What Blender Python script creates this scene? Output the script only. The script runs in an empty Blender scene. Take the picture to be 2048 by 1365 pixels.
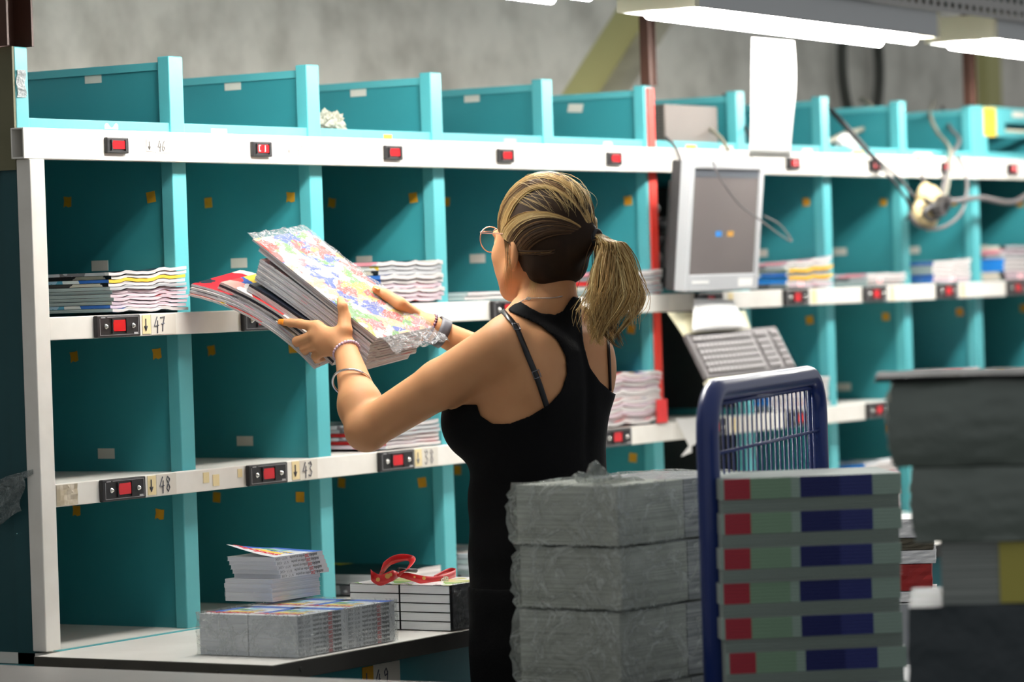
import bpy, math, random
import numpy as np
from mathutils import Vector, Matrix
random.seed(7); rng = np.random.default_rng(7)
SC = bpy.context.scene
COL = SC.collection
FLOOR = -0.87
S = 0.45                      # pitch of the pigeonholes

# ---------------------------------------------------------------- camera geometry (metres)
FPX = 7030.5
YAW, PIT, ROL = 1.0047, -0.0155, -0.0320
CAM = np.array([-4.8863, -4.1482, 0.6659])
_f = np.array([math.sin(YAW)*math.cos(PIT), math.cos(YAW)*math.cos(PIT), math.sin(PIT)])
_r0 = np.array([math.cos(YAW), -math.sin(YAW), 0.0]); _u0 = np.cross(_r0, _f)
RT = math.cos(ROL)*_r0 + math.sin(ROL)*_u0
UP = -math.sin(ROL)*_r0 + math.cos(ROL)*_u0
FW = _f
def ray(px, py): return FW + RT*(px-1024)/FPX - UP*(py-682.5)/FPX
def at(px, py, d): return CAM + ray(px, py)*d
def on(ax, v, px, py):
    r = ray(px, py); return CAM + r*((v-CAM[ax])/r[ax])
def onx(px, py, x): return on(0, x, px, py)
def ony(px, py, y): return on(1, y, px, py)
def onz(px, py, z): return on(2, z, px, py)
def pix(X):
    d = np.asarray(X, float)-CAM; z = d@FW
    return 1024+FPX*(d@RT)/z, 682.5-FPX*(d@UP)/z, z

# ---------------------------------------------------------------- materials
def lin(c): return tuple((x/12.92 if x <= .04045 else ((x+.055)/1.055)**2.4) for x in c)
def hexc(r, g, b): return lin((r/255, g/255, b/255))+(1.0,)
MATS = {}
def mat(name, col, rough=.5, metal=0., noise=None, bump=None, spec=.5, emit=None, trans=0., alpha=1., sss=0., coat=0., coord='Object'):
    """noise=(scale, second colour, amount, detail) ; bump=(scale, strength)"""
    if name in MATS: return MATS[name]
    m = bpy.data.materials.new(name); m.use_nodes = True
    nt = m.node_tree; b = nt.nodes['Principled BSDF']
    b.inputs['Base Color'].default_value = col
    b.inputs['Roughness'].default_value = rough
    b.inputs['Metallic'].default_value = metal
    b.inputs['Specular IOR Level'].default_value = spec
    b.inputs['Transmission Weight'].default_value = trans
    b.inputs['Alpha'].default_value = alpha
    if coat: b.inputs['Coat Weight'].default_value = coat
    if sss:
        b.inputs['Subsurface Weight'].default_value = sss
        b.inputs['Subsurface Radius'].default_value = (1.0, .4, .2)
        b.inputs['Subsurface Scale'].default_value = .008
    if emit:
        b.inputs['Emission Color'].default_value = emit[0]
        b.inputs['Emission Strength'].default_value = emit[1]
    tc = nt.nodes.new('ShaderNodeTexCoord')
    if noise:
        n = nt.nodes.new('ShaderNodeTexNoise'); n.inputs['Scale'].default_value = noise[0]
        n.inputs['Detail'].default_value = noise[3] if len(noise) > 3 else 6
        r = nt.nodes.new('ShaderNodeValToRGB')
        w = noise[2]
        r.color_ramp.elements[0].position = .5-.5*(1-w)*.5; r.color_ramp.elements[1].position = min(1, .5+.25)
        r.color_ramp.elements[0].color = col; r.color_ramp.elements[1].color = noise[1]
        mx = nt.nodes.new('ShaderNodeMix'); mx.data_type = 'RGBA'; mx.inputs[0].default_value = w
        mx.inputs[6].default_value = col
        nt.links.new(tc.outputs[coord], n.inputs['Vector'])
        nt.links.new(n.outputs['Fac'], r.inputs[0]); nt.links.new(r.outputs[0], mx.inputs[7])
        nt.links.new(mx.outputs[2], b.inputs['Base Color'])
    if bump:
        n2 = nt.nodes.new('ShaderNodeTexNoise'); n2.inputs['Scale'].default_value = bump[0]; n2.inputs['Detail'].default_value = 4
        bp = nt.nodes.new('ShaderNodeBump'); bp.inputs['Strength'].default_value = bump[1]; bp.inputs['Distance'].default_value = .01
        nt.links.new(tc.outputs[coord], n2.inputs['Vector'])
        nt.links.new(n2.outputs['Fac'], bp.inputs['Height']); nt.links.new(bp.outputs[0], b.inputs['Normal'])
    MATS[name] = m
    return m
def attr_mat(name, attr, rough=.5, spec=.5, aniso=0.):
    m = bpy.data.materials.new(name); m.use_nodes = True; nt = m.node_tree
    b = nt.nodes['Principled BSDF']; b.inputs['Roughness'].default_value = rough; b.inputs['Specular IOR Level'].default_value = spec
    a = nt.nodes.new('ShaderNodeAttribute'); a.attribute_name = attr
    nt.links.new(a.outputs['Color'], b.inputs['Base Color']); MATS[name] = m
    return m
def cover_mat(name, pal, scale=14., distort=.6, rough=.25, seed=0.):
    """printed magazine cover: a collage of coloured blotches on the paper"""
    if name in MATS: return MATS[name]
    m = bpy.data.materials.new(name); m.use_nodes = True; nt = m.node_tree
    b = nt.nodes['Principled BSDF']; b.inputs['Roughness'].default_value = rough
    tc = nt.nodes.new('ShaderNodeTexCoord'); mp = nt.nodes.new('ShaderNodeMapping')
    mp.inputs['Location'].default_value = (seed, seed*1.7, 0.)
    nz = nt.nodes.new('ShaderNodeTexNoise'); nz.inputs['Scale'].default_value = 18; nz.inputs['Detail'].default_value = 3
    mx = nt.nodes.new('ShaderNodeMix'); mx.data_type = 'RGBA'; mx.blend_type = 'LINEAR_LIGHT'; mx.inputs[0].default_value = distort*.08
    vo = nt.nodes.new('ShaderNodeTexVoronoi'); vo.inputs['Scale'].default_value = scale
    sp = nt.nodes.new('ShaderNodeSeparateColor'); rp = nt.nodes.new('ShaderNodeValToRGB')
    rp.color_ramp.interpolation = 'CONSTANT'
    el = rp.color_ramp.elements
    while len(el) < len(pal): el.new(.5)
    for i, c in enumerate(pal): el[i].position = i/len(pal); el[i].color = c
    nt.links.new(tc.outputs['Object'], mp.inputs[0]); nt.links.new(mp.outputs[0], nz.inputs['Vector'])
    nt.links.new(mp.outputs[0], mx.inputs[6]); nt.links.new(nz.outputs['Color'], mx.inputs[7])
    nt.links.new(mx.outputs[2], vo.inputs['Vector']); nt.links.new(vo.outputs['Color'], sp.inputs[0])
    nt.links.new(sp.outputs[0], rp.inputs[0]); nt.links.new(rp.outputs[0], b.inputs['Base Color'])
    MATS[name] = m
    return m
def pages_mat(name, c0, c1, pitch=900., rough=.7):
    """edge of a block of pages: fine lines parallel to the sheets"""
    if name in MATS: return MATS[name]
    m = bpy.data.materials.new(name); m.use_nodes = True; nt = m.node_tree
    b = nt.nodes['Principled BSDF']; b.inputs['Roughness'].default_value = rough
    tc = nt.nodes.new('ShaderNodeTexCoord'); w = nt.nodes.new('ShaderNodeTexNoise')
    mp = nt.nodes.new('ShaderNodeMapping'); mp.inputs['Scale'].default_value = (3, 3, pitch)
    w.inputs['Scale'].default_value = 1.; w.inputs['Detail'].default_value = 2
    rp = nt.nodes.new('ShaderNodeValToRGB'); rp.color_ramp.elements[0].color = c0; rp.color_ramp.elements[1].color = c1
    rp.color_ramp.elements[0].position = .35; rp.color_ramp.elements[1].position = .6
    nt.links.new(tc.outputs['Object'], mp.inputs[0]); nt.links.new(mp.outputs[0], w.inputs['Vector'])
    nt.links.new(w.outputs['Fac'], rp.inputs[0]); nt.links.new(rp.outputs[0], b.inputs['Base Color'])
    MATS[name] = m
    return m
def film_mat(name, tint, clear=.7, rough=.12, scale=30., strength=.6):
    """crinkled plastic film: clear with a glossy skin"""
    if name in MATS: return MATS[name]
    m = bpy.data.materials.new(name); m.use_nodes = True; nt = m.node_tree
    for n in list(nt.nodes): nt.nodes.remove(n)
    out = nt.nodes.new('ShaderNodeOutputMaterial'); tr = nt.nodes.new('ShaderNodeBsdfTransparent')
    gl = nt.nodes.new('ShaderNodeBsdfPrincipled'); gl.inputs['Base Color'].default_value = tint
    gl.inputs['Roughness'].default_value = rough; gl.inputs['Specular IOR Level'].default_value = .8
    tr.inputs[0].default_value = (.94, .95, .94, 1)
    mx = nt.nodes.new('ShaderNodeMixShader')
    tc = nt.nodes.new('ShaderNodeTexCoord'); nz = nt.nodes.new('ShaderNodeTexNoise')
    nz.inputs['Scale'].default_value = scale; nz.inputs['Detail'].default_value = 5; nz.inputs['Roughness'].default_value = .6
    nz.inputs['Distortion'].default_value = 1.2
    bp = nt.nodes.new('ShaderNodeBump'); bp.inputs['Strength'].default_value = strength; bp.inputs['Distance'].default_value = .05
    su = nt.nodes.new('ShaderNodeMath'); su.operation = 'SUBTRACT'; su.inputs[1].default_value = .5
    ab = nt.nodes.new('ShaderNodeMath'); ab.operation = 'ABSOLUTE'
    fr = nt.nodes.new('ShaderNodeMapRange'); fr.inputs[1].default_value = 0.; fr.inputs[2].default_value = .035
    fr.inputs[3].default_value = min(1, 1-clear+.3*(strength > 0)); fr.inputs[4].default_value = 1-clear-.06
    nt.links.new(nz.outputs['Fac'], su.inputs[0]); nt.links.new(su.outputs[0], ab.inputs[0])
    nt.links.new(tc.outputs['Object'], nz.inputs['Vector']); nt.links.new(nz.outputs['Fac'], bp.inputs['Height'])
    nt.links.new(ab.outputs[0], fr.inputs[0]); nt.links.new(fr.outputs[0], mx.inputs[0])
    nt.links.new(bp.outputs[0], gl.inputs['Normal'])
    nt.links.new(tr.outputs[0], mx.inputs[1]); nt.links.new(gl.outputs[0], mx.inputs[2]); nt.links.new(mx.outputs[0], out.inputs[0])
    MATS[name] = m
    return m

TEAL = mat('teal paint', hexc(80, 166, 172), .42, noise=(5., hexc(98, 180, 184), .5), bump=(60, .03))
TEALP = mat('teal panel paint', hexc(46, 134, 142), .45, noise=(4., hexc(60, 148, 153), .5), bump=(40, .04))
WHITE = mat('white laminate', hexc(232, 229, 222), .4, noise=(9., hexc(205, 200, 190), .35))
RAIL = mat('white rail enamel', hexc(235, 232, 224), .38, noise=(14., hexc(206, 200, 188), .4))
BLACKP = mat('black plastic', hexc(28, 27, 28), .4, bump=(300, .02))
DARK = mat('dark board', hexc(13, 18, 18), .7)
CHROME = mat('bright screw metal', hexc(210, 210, 205), .22, 1.)
REDG = mat('red display window', hexc(190, 22, 28), .18, coat=.4)
GREYL = mat('light grey line', hexc(170, 170, 170), .5)
INK = mat('pen ink', hexc(70, 70, 80), .6)
INKF = mat('faded pencil ink', hexc(185, 180, 172), .6)
BLACKI = mat('black print', hexc(25, 25, 28), .5)
REDI = mat('red print', hexc(215, 40, 45), .5)
YTAPE = mat('yellow tape', hexc(205, 150, 25), .55, noise=(60, hexc(170, 115, 20), .5))
WTAG = mat('off white sticker', hexc(214, 208, 196), .5)
CREAM = mat('cream label paper', hexc(228, 210, 160), .6)
PAPER = mat('white paper', hexc(244, 243, 240), .7)
CONC = mat('concrete', hexc(226, 222, 210), .9, noise=(7., hexc(150, 146, 134), .6, 12), bump=(35, .25), coord='Object')
OLIVE = mat('olive plaster', hexc(196, 192, 134), .9, noise=(3., hexc(168, 164, 112), .4))
RUST = mat('brown steel paint', hexc(74, 44, 31), .6, noise=(6., hexc(44, 26, 21), .6))
GREYM = mat('grey enamel', hexc(188, 191, 191), .5)
CREAMM = mat('cream enamel', hexc(214, 210, 184), .5)
GREYT = mat('grey work top', hexc(140, 138, 134), .45, noise=(7., hexc(120, 118, 114), .4))
EDGE = mat('dark steel edge', hexc(92, 90, 84), .4, .5, noise=(9., hexc(64, 62, 58), .5))
FLOORM = mat('floor concrete', hexc(90, 88, 84), .7, noise=(3, hexc(70, 68, 66), .5))

# ---------------------------------------------------------------- mesh builder
class MB:
    def __init__(s): s.v = []; s.f = []; s.m = []
    def add(s, vs, fs, mi=0):
        o = len(s.v); s.v += [tuple(map(float, p)) for p in vs]
        s.f += [tuple(i+o for i in q) for q in fs]; s.m += [mi]*len(fs)
        return s
    def box(s, x0, x1, y0, y1, z0, z1, mi=0, M=None):
        vs = [(x, y, z) for z in (z0, z1) for y in (y0, y1) for x in (x0, x1)]
        if M is not None: vs = [M@Vector(p) for p in vs]
        return s.add(vs, [(0, 2, 3, 1), (4, 5, 7, 6), (0, 1, 5, 4), (2, 6, 7, 3), (0, 4, 6, 2), (1, 3, 7, 5)], mi)
    def tube(s, pts, r, n=8, mi=0, caps=True, closed=False, flat=None):
        """flat=(axis vector, factor): squash the section along an axis"""
        P = [np.array(p, float) for p in pts]; k = len(P)
        rr = r if hasattr(r, '__len__') else [r]*k
        ring = []; prev = None
        for i in range(k):
            if closed: t = P[(i+1) % k]-P[i-1]
            else: t = P[min(i+1, k-1)]-P[max(i-1, 0)]
            t = t/(np.linalg.norm(t)+1e-12)
            if prev is None:
                a = np.array([0, 0, 1.]) if abs(t[2]) < .9 else np.array([1., 0, 0])
                u = np.cross(a, t)
            else: u = prev-t*(prev@t)
            u /= np.linalg.norm(u)+1e-12; prev = u; w = np.cross(t, u)
            for j in range(n):
                an = 2*math.pi*j/n
                o = (u*math.cos(an)+w*math.sin(an))*rr[i]
                if flat is not None:
                    ax = np.array(flat[0], float); ax /= np.linalg.norm(ax); o = o-ax*(o@ax)*(1-flat[1])
                ring.append(P[i]+o)
        fs = []
        for i in range(k if closed else k-1):
            a = i*n; b = ((i+1) % k)*n
            for j in range(n): fs.append((a+j, a+(j+1) % n, b+(j+1) % n, b+j))
        if caps and not closed:
            fs.append(tuple(range(n-1, -1, -1))); fs.append(tuple((k-1)*n+j for j in range(n)))
        return s.add(ring, fs, mi)
    def grid(s, fn, nu, nv, mi=0, flip=False, two=0.):
        """surface fn(u,v) u,v in 0..1 ; two = thickness"""
        P = [[np.array(fn(i/nu, j/nv), float) for j in range(nv+1)] for i in range(nu+1)]
        vs = [p for row in P for p in row]
        q = lambda i, j: i*(nv+1)+j
        fs = [(q(i, j), q(i+1, j), q(i+1, j+1), q(i, j+1)) for i in range(nu) for j in range(nv)]
        if flip: fs = [f[::-1] for f in fs]
        if not two: return s.add(vs, fs, mi)
        N = []
        for i in range(nu+1):
            for j in range(nv+1):
                a = P[min(i+1, nu)][j]-P[max(i-1, 0)][j]; b = P[i][min(j+1, nv)]-P[i][max(j-1, 0)]
                n = np.cross(a, b); N.append(n/(np.linalg.norm(n)+1e-12))
        K = len(vs); vs2 = [p-n*two for p, n in zip(vs, N)]
        fs2 = [tuple(K+i for i in f[::-1]) for f in fs]
        rim = []
        bo = [q(i, 0) for i in range(nu+1)]+[q(nu, j) for j in range(1, nv+1)]+[q(i, nv) for i in range(nu-1, -1, -1)]+[q(0, j) for j in range(nv-1, 0, -1)]
        for a, b in zip(bo, bo[1:]+bo[:1]): rim.append((b, a, a+K, b+K))
        return s.add(vs+vs2, fs+fs2+rim, mi)
    def sphere(s, c, r, n=8, mi=0):
        r = r if hasattr(r, '__len__') else (r, r, r)
        vs = [(c[0], c[1], c[2]+r[2])]
        for i in range(1, n):
            th = math.pi*i/n
            for j in range(2*n):
                ph = math.pi*j/n
                vs.append((c[0]+r[0]*math.sin(th)*math.cos(ph), c[1]+r[1]*math.sin(th)*math.sin(ph), c[2]+r[2]*math.cos(th)))
        vs.append((c[0], c[1], c[2]-r[2])); fs = []; m = 2*n
        for j in range(m): fs.append((0, 1+j, 1+(j+1) % m))
        for i in range(n-2):
            for j in range(m): fs.append((1+i*m+j, 1+(i+1)*m+j, 1+(i+1)*m+(j+1) % m, 1+i*m+(j+1) % m))
        L = len(vs)-1; b = 1+(n-2)*m
        for j in range(m): fs.append((b+j, L, b+(j+1) % m))
        return s.add(vs, fs, mi)
    def build(s, name, mats, parent=None, smooth=False, bevel=0., sub=0, loc=None):
        me = bpy.data.meshes.new(name)
        off = np.zeros(3)
        if parent is not None:
            p = parent
            while p is not None: off += np.array(p.location); p = p.parent
        if loc is not None: off = off+0; 
        vs = [(a-off[0], b-off[1], c-off[2]) for a, b, c in s.v] if loc is None else s.v
        me.from_pydata(vs, [], s.f)
        if not isinstance(mats, (list, tuple)): mats = [mats]
        for m in mats: me.materials.append(m)
        me.polygons.foreach_set('material_index', s.m)
        if smooth: me.polygons.foreach_set('use_smooth', [True]*len(s.f))
        me.update()
        o = bpy.data.objects.new(name, me); COL.objects.link(o)
        if parent is not None: o.parent = parent
        if loc is not None: o.location = loc
        if bevel:
            b = o.modifiers.new('bevel', 'BEVEL'); b.width = bevel; b.segments = 2; b.limit_method = 'ANGLE'
        if sub:
            b = o.modifiers.new('sub', 'SUBSURF'); b.levels = sub; b.render_levels = sub
        return o
def tag(o, label=None, cat=None, group=None, kind=None):
    if label: o['label'] = label
    if cat: o['category'] = cat
    if group: o['group'] = group
    if kind: o['kind'] = kind
    return o
def thing(name, loc, label=None, cat=None, group=None, kind=None):
    o = bpy.data.objects.new(name, None); o.empty_display_size = .05; COL.objects.link(o); o.location = loc
    return tag(o, label, cat, group, kind)
def dup(o, parent=None, loc=None, name=None):
    c = o.copy(); COL.objects.link(c)
    if parent is not None: c.parent = parent
    if loc is not None: c.location = loc
    for ch in list(o.children): dup(ch, c)
    return c
ORD = ['topmost', 'second', 'third', 'fourth', 'fifth', 'sixth', 'seventh', 'eighth', 'ninth', 'tenth', 'eleventh', 'twelfth', 'thirteenth', 'fourteenth', 'fifteenth', 'sixteenth', 'seventeenth', 'eighteenth', 'nineteenth', 'twentieth', 'twenty-first', 'twenty-second', 'twenty-third', 'twenty-fourth']
def ordl(i, n):
    if i == 0: return 'topmost'
    if i == n-1: return 'lowest'
    return ORD[i]
def frame(o, ex, ey, ez):
    return Matrix(((ex[0], ey[0], ez[0], o[0]), (ex[1], ey[1], ez[1], o[1]), (ex[2], ey[2], ez[2], o[2]), (0, 0, 0, 1)))
_txt = {}
def text(mb, s, o, eu, ev, size, mi=0, lift=None, bold=0.):
    """filled lettering laid on a surface: origin o, reading direction eu, up ev"""
    if (s, bold) not in _txt:
        cu = bpy.data.curves.new('t', 'FONT'); cu.body = s; cu.size = 1; cu.resolution_u = 2; cu.offset = bold
        ob = bpy.data.objects.new('t', cu); COL.objects.link(ob); dg = bpy.context.evaluated_depsgraph_get()
        me = ob.evaluated_get(dg).to_mesh()
        _txt[s, bold] = ([tuple(v.co) for v in me.vertices], [tuple(p.vertices) for p in me.polygons])
        ob.evaluated_get(dg).to_mesh_clear(); bpy.data.objects.remove(ob); bpy.data.curves.remove(cu)
    vs, fs = _txt[s, bold]
    o = np.array(o, float); eu = np.array(eu, float); ev = np.array(ev, float)
    mb.add([o+eu*p[0]*size+ev*p[1]*size for p in vs], fs, mi)
    return max([p[0] for p in vs]+[0])*size
STROKES = {'4': [[(.55, 1), (.12, .38), (.75, .42)], [(.62, .75), (.55, -.1)]],
 '6': [[(.6, 1), (.25, .6), (.12, .2), (.3, 0), (.58, .12), (.5, .42), (.2, .34)]],
 '7': [[(.1, .92), (.7, 1), (.45, .45), (.38, 0)], [(.25, .5), (.65, .55)]],
 '8': [[(.6, .85), (.35, 1), (.2, .8), (.45, .52), (.62, .25), (.4, 0), (.2, .2), (.35, .48), (.6, .72), (.6, .85)]],
 '3': [[(.15, .9), (.45, 1), (.6, .78), (.32, .55), (.62, .3), (.42, 0), (.12, .1)]],
 '9': [[(.65, .75), (.45, 1), (.2, .8), (.3, .55), (.62, .68), (.66, .8), (.6, .4), (.45, -.05)]],
 '1': [[(.2, .75), (.45, 1), (.42, 0)]], '2': [[(.15, .8), (.4, 1), (.62, .75), (.12, .02), (.66, .05)]],
 'v': [[(.3, 1), (.3, 0)], [(.05, .38), (.3, 0), (.55, .38)]],
 'C': [[(.65, .95), (.15, 1), (.15, 0), (.65, .05)]], 'L': [[(.35, 1), (.35, 0)], [(.35, 0), (.15, 0)]]}
def hand(mb, s, o, eu, ev, h, r=.0012, mi=0, adv=.62):
    """hand-written strokes"""
    o = np.array(o, float); eu = np.array(eu, float); ev = np.array(ev, float)
    for ch in s:
        for st in STROKES.get(ch, []):
            mb.tube([o+eu*p[0]*h*.75+ev*p[1]*h for p in st], r, 4, mi)
        o = o+eu*h*adv
# ================================================================ THE SETTING
def struct(name, mb, m, **k): return tag(mb.build(name, m, **k), kind='structure')
struct('floor', MB().box(-7, 14, -7, 2.2, FLOOR-.1, FLOOR), FLOORM)
struct('wall_back', MB().box(-7, 14, 1.0, 1.15, FLOOR, 3.2), OLIVE)
def slab(name, poly):
    mb = MB(); n = len(poly)
    vs = [(x, .9, z) for x, z in poly]+[(x, 1.0, z) for x, z in poly]
    mb.add(vs, [tuple(range(n)), tuple(range(2*n-1, n-1, -1))]+[(i, i+n, (i+1) % n+n, (i+1) % n) for i in range(n)])
    return struct(name, mb, CONC)
xa = lambda z: 3.376+(z-1.209)*1.25
xb = lambda z: 3.72+(z-1.209)*1.27
slab('wall_back_left', [(-7, FLOOR), (xa(FLOOR), FLOOR), (xa(3.2), 3.2), (-7, 3.2)])
slab('wall_back_right', [(xb(FLOOR), FLOOR), (14, FLOOR), (14, 3.2), (xb(3.2), 3.2)])
struct('trim_1', MB().box(6.05, 6.16, .86, .9, FLOOR, 3.2), OLIVE)

# ================================================================ PIGEONHOLE SHELVING
PW = .0433; PD = .42
Z1, Z2, Z3, ZT = .98, .637, .334, .03            # tops of the three rails and of the table
# display unit, built once and copied
def make_display(small):
    w, h, t = (.064, .03, .008) if small else (.128, .041, .009)
    b = MB().box(0, w, -t, 0, 0, h)
    o = b.build('digit_display', BLACKP, bevel=.002, loc=(0, 0, 0))
    s = MB().box(w/2-.018, w/2+.018, -t-.0015, -t+.002, h*.27, h*.78)
    sub = [s.build('display_window', REDG, loc=(0, 0, 0))]
    for x in (w/2-.0225, w/2+.0185):
        fr = MB(); fr.box(x, x+.004, -t-.003, -t, h*.18, h*.34).box(x, x+.004, -t-.003, -t, h*.68, h*.84).box(x+.001, x+.003, -t-.0022, -t, h*.34, h*.68)
        sub.append(fr.build('window_clip', BLACKP, loc=(0, 0, 0)))
    if not small:
        ln = MB(); e = .0005
        for a in ((.008, w-.006, h*.1, h*.1+.0007), (.03, w-.006, h*.9, h*.9+.0007), (.008, .0087, h*.1, h*.86), (w-.0067, w-.006, h*.1, h*.9)): ln.box(a[0], a[1], -t-e, -t, a[2], a[3])
        ln.box(.012, .024, -t-e, -t, h*.88, h*.92); ln.box(w-.02, w-.009, -t-e, -t, h*.12, h*.2)
        sub.append(ln.build('printed_line', GREYL, loc=(0, 0, 0)))
        for x in (.025, w-.023):
            sc = MB(); sc.sphere((x, -t-.001, h*.5), (.0052, .003, .0052), 6)
            sc.tube([(x, -t-.005, h*.5), (x, -t-.002, h*.5)], .003, 6)
            sub.append(sc.build('screw', CHROME, smooth=True, loc=(0, 0, 0)))
    for q in sub: q.parent = o
    return o
D_SMALL = make_display(True); D_BIG = make_display(False)
_first = {}
def put_display(proto, parent, x, y, z):
    loc = Vector((x-.012, y, z))-Vector(parent.location)
    if proto.name not in _first:
        _first[proto.name] = 1; proto.parent = parent; proto.location = loc; return proto
    return dup(proto, parent, loc)

def rail_tube(mb, x0, x1, z0, z1, y0, y1, w=.003):
    """open-ended box section"""
    mb.box(x0, x1, y0, y0+w, z0, z1).box(x0, x1, y1-w, y1, z0, z1).box(x0, x1, y0+w, y1-w, z0, z0+w).box(x0, x1, y0+w, y1-w, z1-w, z1)
    return mb
def divider(unit, k, top=True, low=ZT, panelmat=None):
    x = k*S
    p = MB().box(x, x+PW, 0, .028, low, 1.128)
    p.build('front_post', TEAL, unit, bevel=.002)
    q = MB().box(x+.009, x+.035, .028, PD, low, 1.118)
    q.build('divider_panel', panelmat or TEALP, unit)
    MB().box(x+.005, x+.009, .029, PD, 1.103, 1.118).build('top_batten', TEAL, unit)
def sticker(unit, k, y, z, w, h, m, name='sticker', tilt=0., torn=False):
    x = k*S+.009
    a = [(-.5, -.5), (.5, -.5), (.5, .5), (-.5, .5)]
    if torn: a = [(-.5, -.4), (-.1, -.5), (.2, -.35), (.5, -.5), (.42, .1), (.5, .5), (-.2, .45), (-.5, .5)]
    c, s_ = math.cos(tilt), math.sin(tilt)
    n = len(a); pts = [(y+w*(u*c-v*s_), z+h*(u*s_+v*c)) for u, v in a]
    vs = [(x-.0008, py, pz) for py, pz in pts]+[(x, py, pz) for py, pz in pts]
    MB().add(vs, [tuple(range(n-1, -1, -1)), tuple(range(n, 2*n))]+[(i, (i+1) % n, (i+1) % n+n, i+n) for i in range(n)]).build(name, m, unit)
def stickers(unit, k, rows=(0, 1, 2, 3)):
    for r in rows:
        if r == 0: sticker(unit, k, .193, 1.085 if k == 5 else 1.097, .041, .02, WTAG, 'white_sticker', tilt=.0 if k != 5 else .12)
        else:
            zy = (.861, .556, .251)[r-1]; j = random.uniform
            sticker(unit, k, .27+j(-.006, .006), zy+j(-.003, .003), .019, .021, YTAPE, 'yellow_tape', j(-.15, .15), torn=j(0, 1) < .4)
            sticker(unit, k, .06+j(-.006, .006), zy+j(-.003, .003), .021, .021, YTAPE, 'yellow_tape', j(-.15, .15), torn=j(0, 1) < .4)
            if r < 3: sticker(unit, k, .192, (.732, .366)[r-1], .041, .02, WTAG, 'white_sticker')
def number(unit, x, y, z, h, s, tagw=True, ink=None, board=.0, pale=False):
    """number written on a paper label on the rail face, with the arrow tag before it"""
    lw = .06 if not board else board
    lab = MB().box(x, x+lw, y-.0012, y, z, z+h).build('number_label', WTAG if not pale else RAIL, unit)
    w = MB(); hand(w, s, (x+.006, y-.0018, z+h*.14), (1, 0, 0), (0, 0, 1), h*.74, .0013, 0, adv=.68)
    w.build('handwriting', ink or INK, lab)
    if tagw:
        at_ = MB().box(x-.026, x-.002, y-.0014, y, z+.002, z+h-.001).build('arrow_tag', CREAM if not pale else RAIL, unit)
        w = MB(); hand(w, 'v', (x-.022, y-.002, z+h*.22), (1, 0, 0), (0, 0, 1), h*.58, .0014, 0); w.build('arrow', ink or INK, at_)

def frames(unit, x0, x1, ks, disp, zlow=ZT):
    xr = x0
    if x0 == 0: x0, xr = .0362, -.019
    # crossbar, top rail, lower rails with boards
    MB().box(x0, x1, .004, .026, .955, 1.0).build('crossbar', TEAL, unit, bevel=.001)
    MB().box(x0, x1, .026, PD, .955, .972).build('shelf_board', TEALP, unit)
    rail_tube(MB(), xr, x1, .924, Z1, -.03, 0).build('display_rail', RAIL, unit, bevel=.001)
    for z, zb in ((Z2, .595), (Z3, .292)):
        MB().box(x0, x1, -.03, -.012, zb, z).build('display_rail', RAIL, unit, bevel=.0015)
        MB().box(x0, x1, -.012, .0, zb+.01, z-.001).build('teal_strip', TEAL, unit)
        MB().box(x0, x1, .0, PD, z-.022, z-.003).build('shelf_board', WHITE, unit)
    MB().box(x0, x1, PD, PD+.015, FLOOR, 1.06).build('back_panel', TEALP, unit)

# --- first unit: five columns
UA = thing('shelving_unit', (0, 0, FLOOR), 'teal pigeonhole shelving with white rails, left of the red strip', 'shelving')
frames(UA, .0, 2.293, range(0, 6), None)
# end panel and posts on the left
MB().box(.0, .036, .0005, .03, .925, 1.128).build('front_post', TEAL, UA, bevel=.002)
MB().box(.006, .03, .03, PD, FLOOR, 1.118).build('end_panel', mat('shaded teal end panel', hexc(16, 70, 76), .55, noise=(5, hexc(22, 80, 86), .5)), UA)  # shade of the unlit outer side painted in as darker teal, lower post too
MB().box(.0, .03, .0, .04, FLOOR, .924).build('front_post', MATS['shaded teal end panel'], UA)
MB().box(-.006, .0355, -.032, .0, .034, .9235).build('white_end_post', RAIL, UA, bevel=.002)
MB().box(-.006, -.0005, .001, .36, .905, 1.128).build('olive_board', mat('olive board', hexc(110, 108, 82), .7, noise=(8, hexc(84, 84, 62), .6)), UA)
tp = MB(); tp.grid(lambda u, v: (.002+.024*u+.002*math.sin(9*v), -.0012-.0015*math.sin(7*u+5*v)**2, 1.036+.05*v), 4, 6, two=.0006)
tp.build('tape_scrap', film_mat('tape film', hexc(200, 205, 205), .35, .25), UA)
for k in range(1, 6): divider(UA, k); stickers(UA, k)
MB().box(2.262, 2.293, -.004, .001, Z1+.001, 1.122).build('red_strip', mat('red strip', hexc(226, 62, 50), .5), UA)
for a, b in ((.638, .9235), (.335, .594)): MB().box(2.262, 2.293, -.004, .0, a, b).build('red_strip', MATS['red strip'], UA)
for x in (.221, .672, 1.131, 1.566, 2.029): put_display(D_SMALL, UA, x, -.03, .9365)
for x in (.172, .622, 1.074, 1.519, 1.97): put_display(D_BIG, UA, x, -.03, .5955)
for x in (.172, .622, 1.072, 1.52, 1.965): put_display(D_BIG, UA, x, -.03, .2925)
number(UA, .36, -.03, .94, .026, '46', pale=True, ink=mat('grey pencil number', hexc(112, 108, 102), .6))
number(UA, .806, -.03, .94, .026, '41', pale=True, ink=mat('very faint pencil', hexc(158, 152, 142), .6))
number(UA, .33, -.03, .597, .038, '47', board=.075)
number(UA, .33, -.03, .294, .039, '48')
number(UA, .79, -.03, .294, .039, '43')
number(UA, 1.227, -.03, .294, .039, '38', ink=mat('grey pencil', hexc(140, 138, 138), .6))
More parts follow.
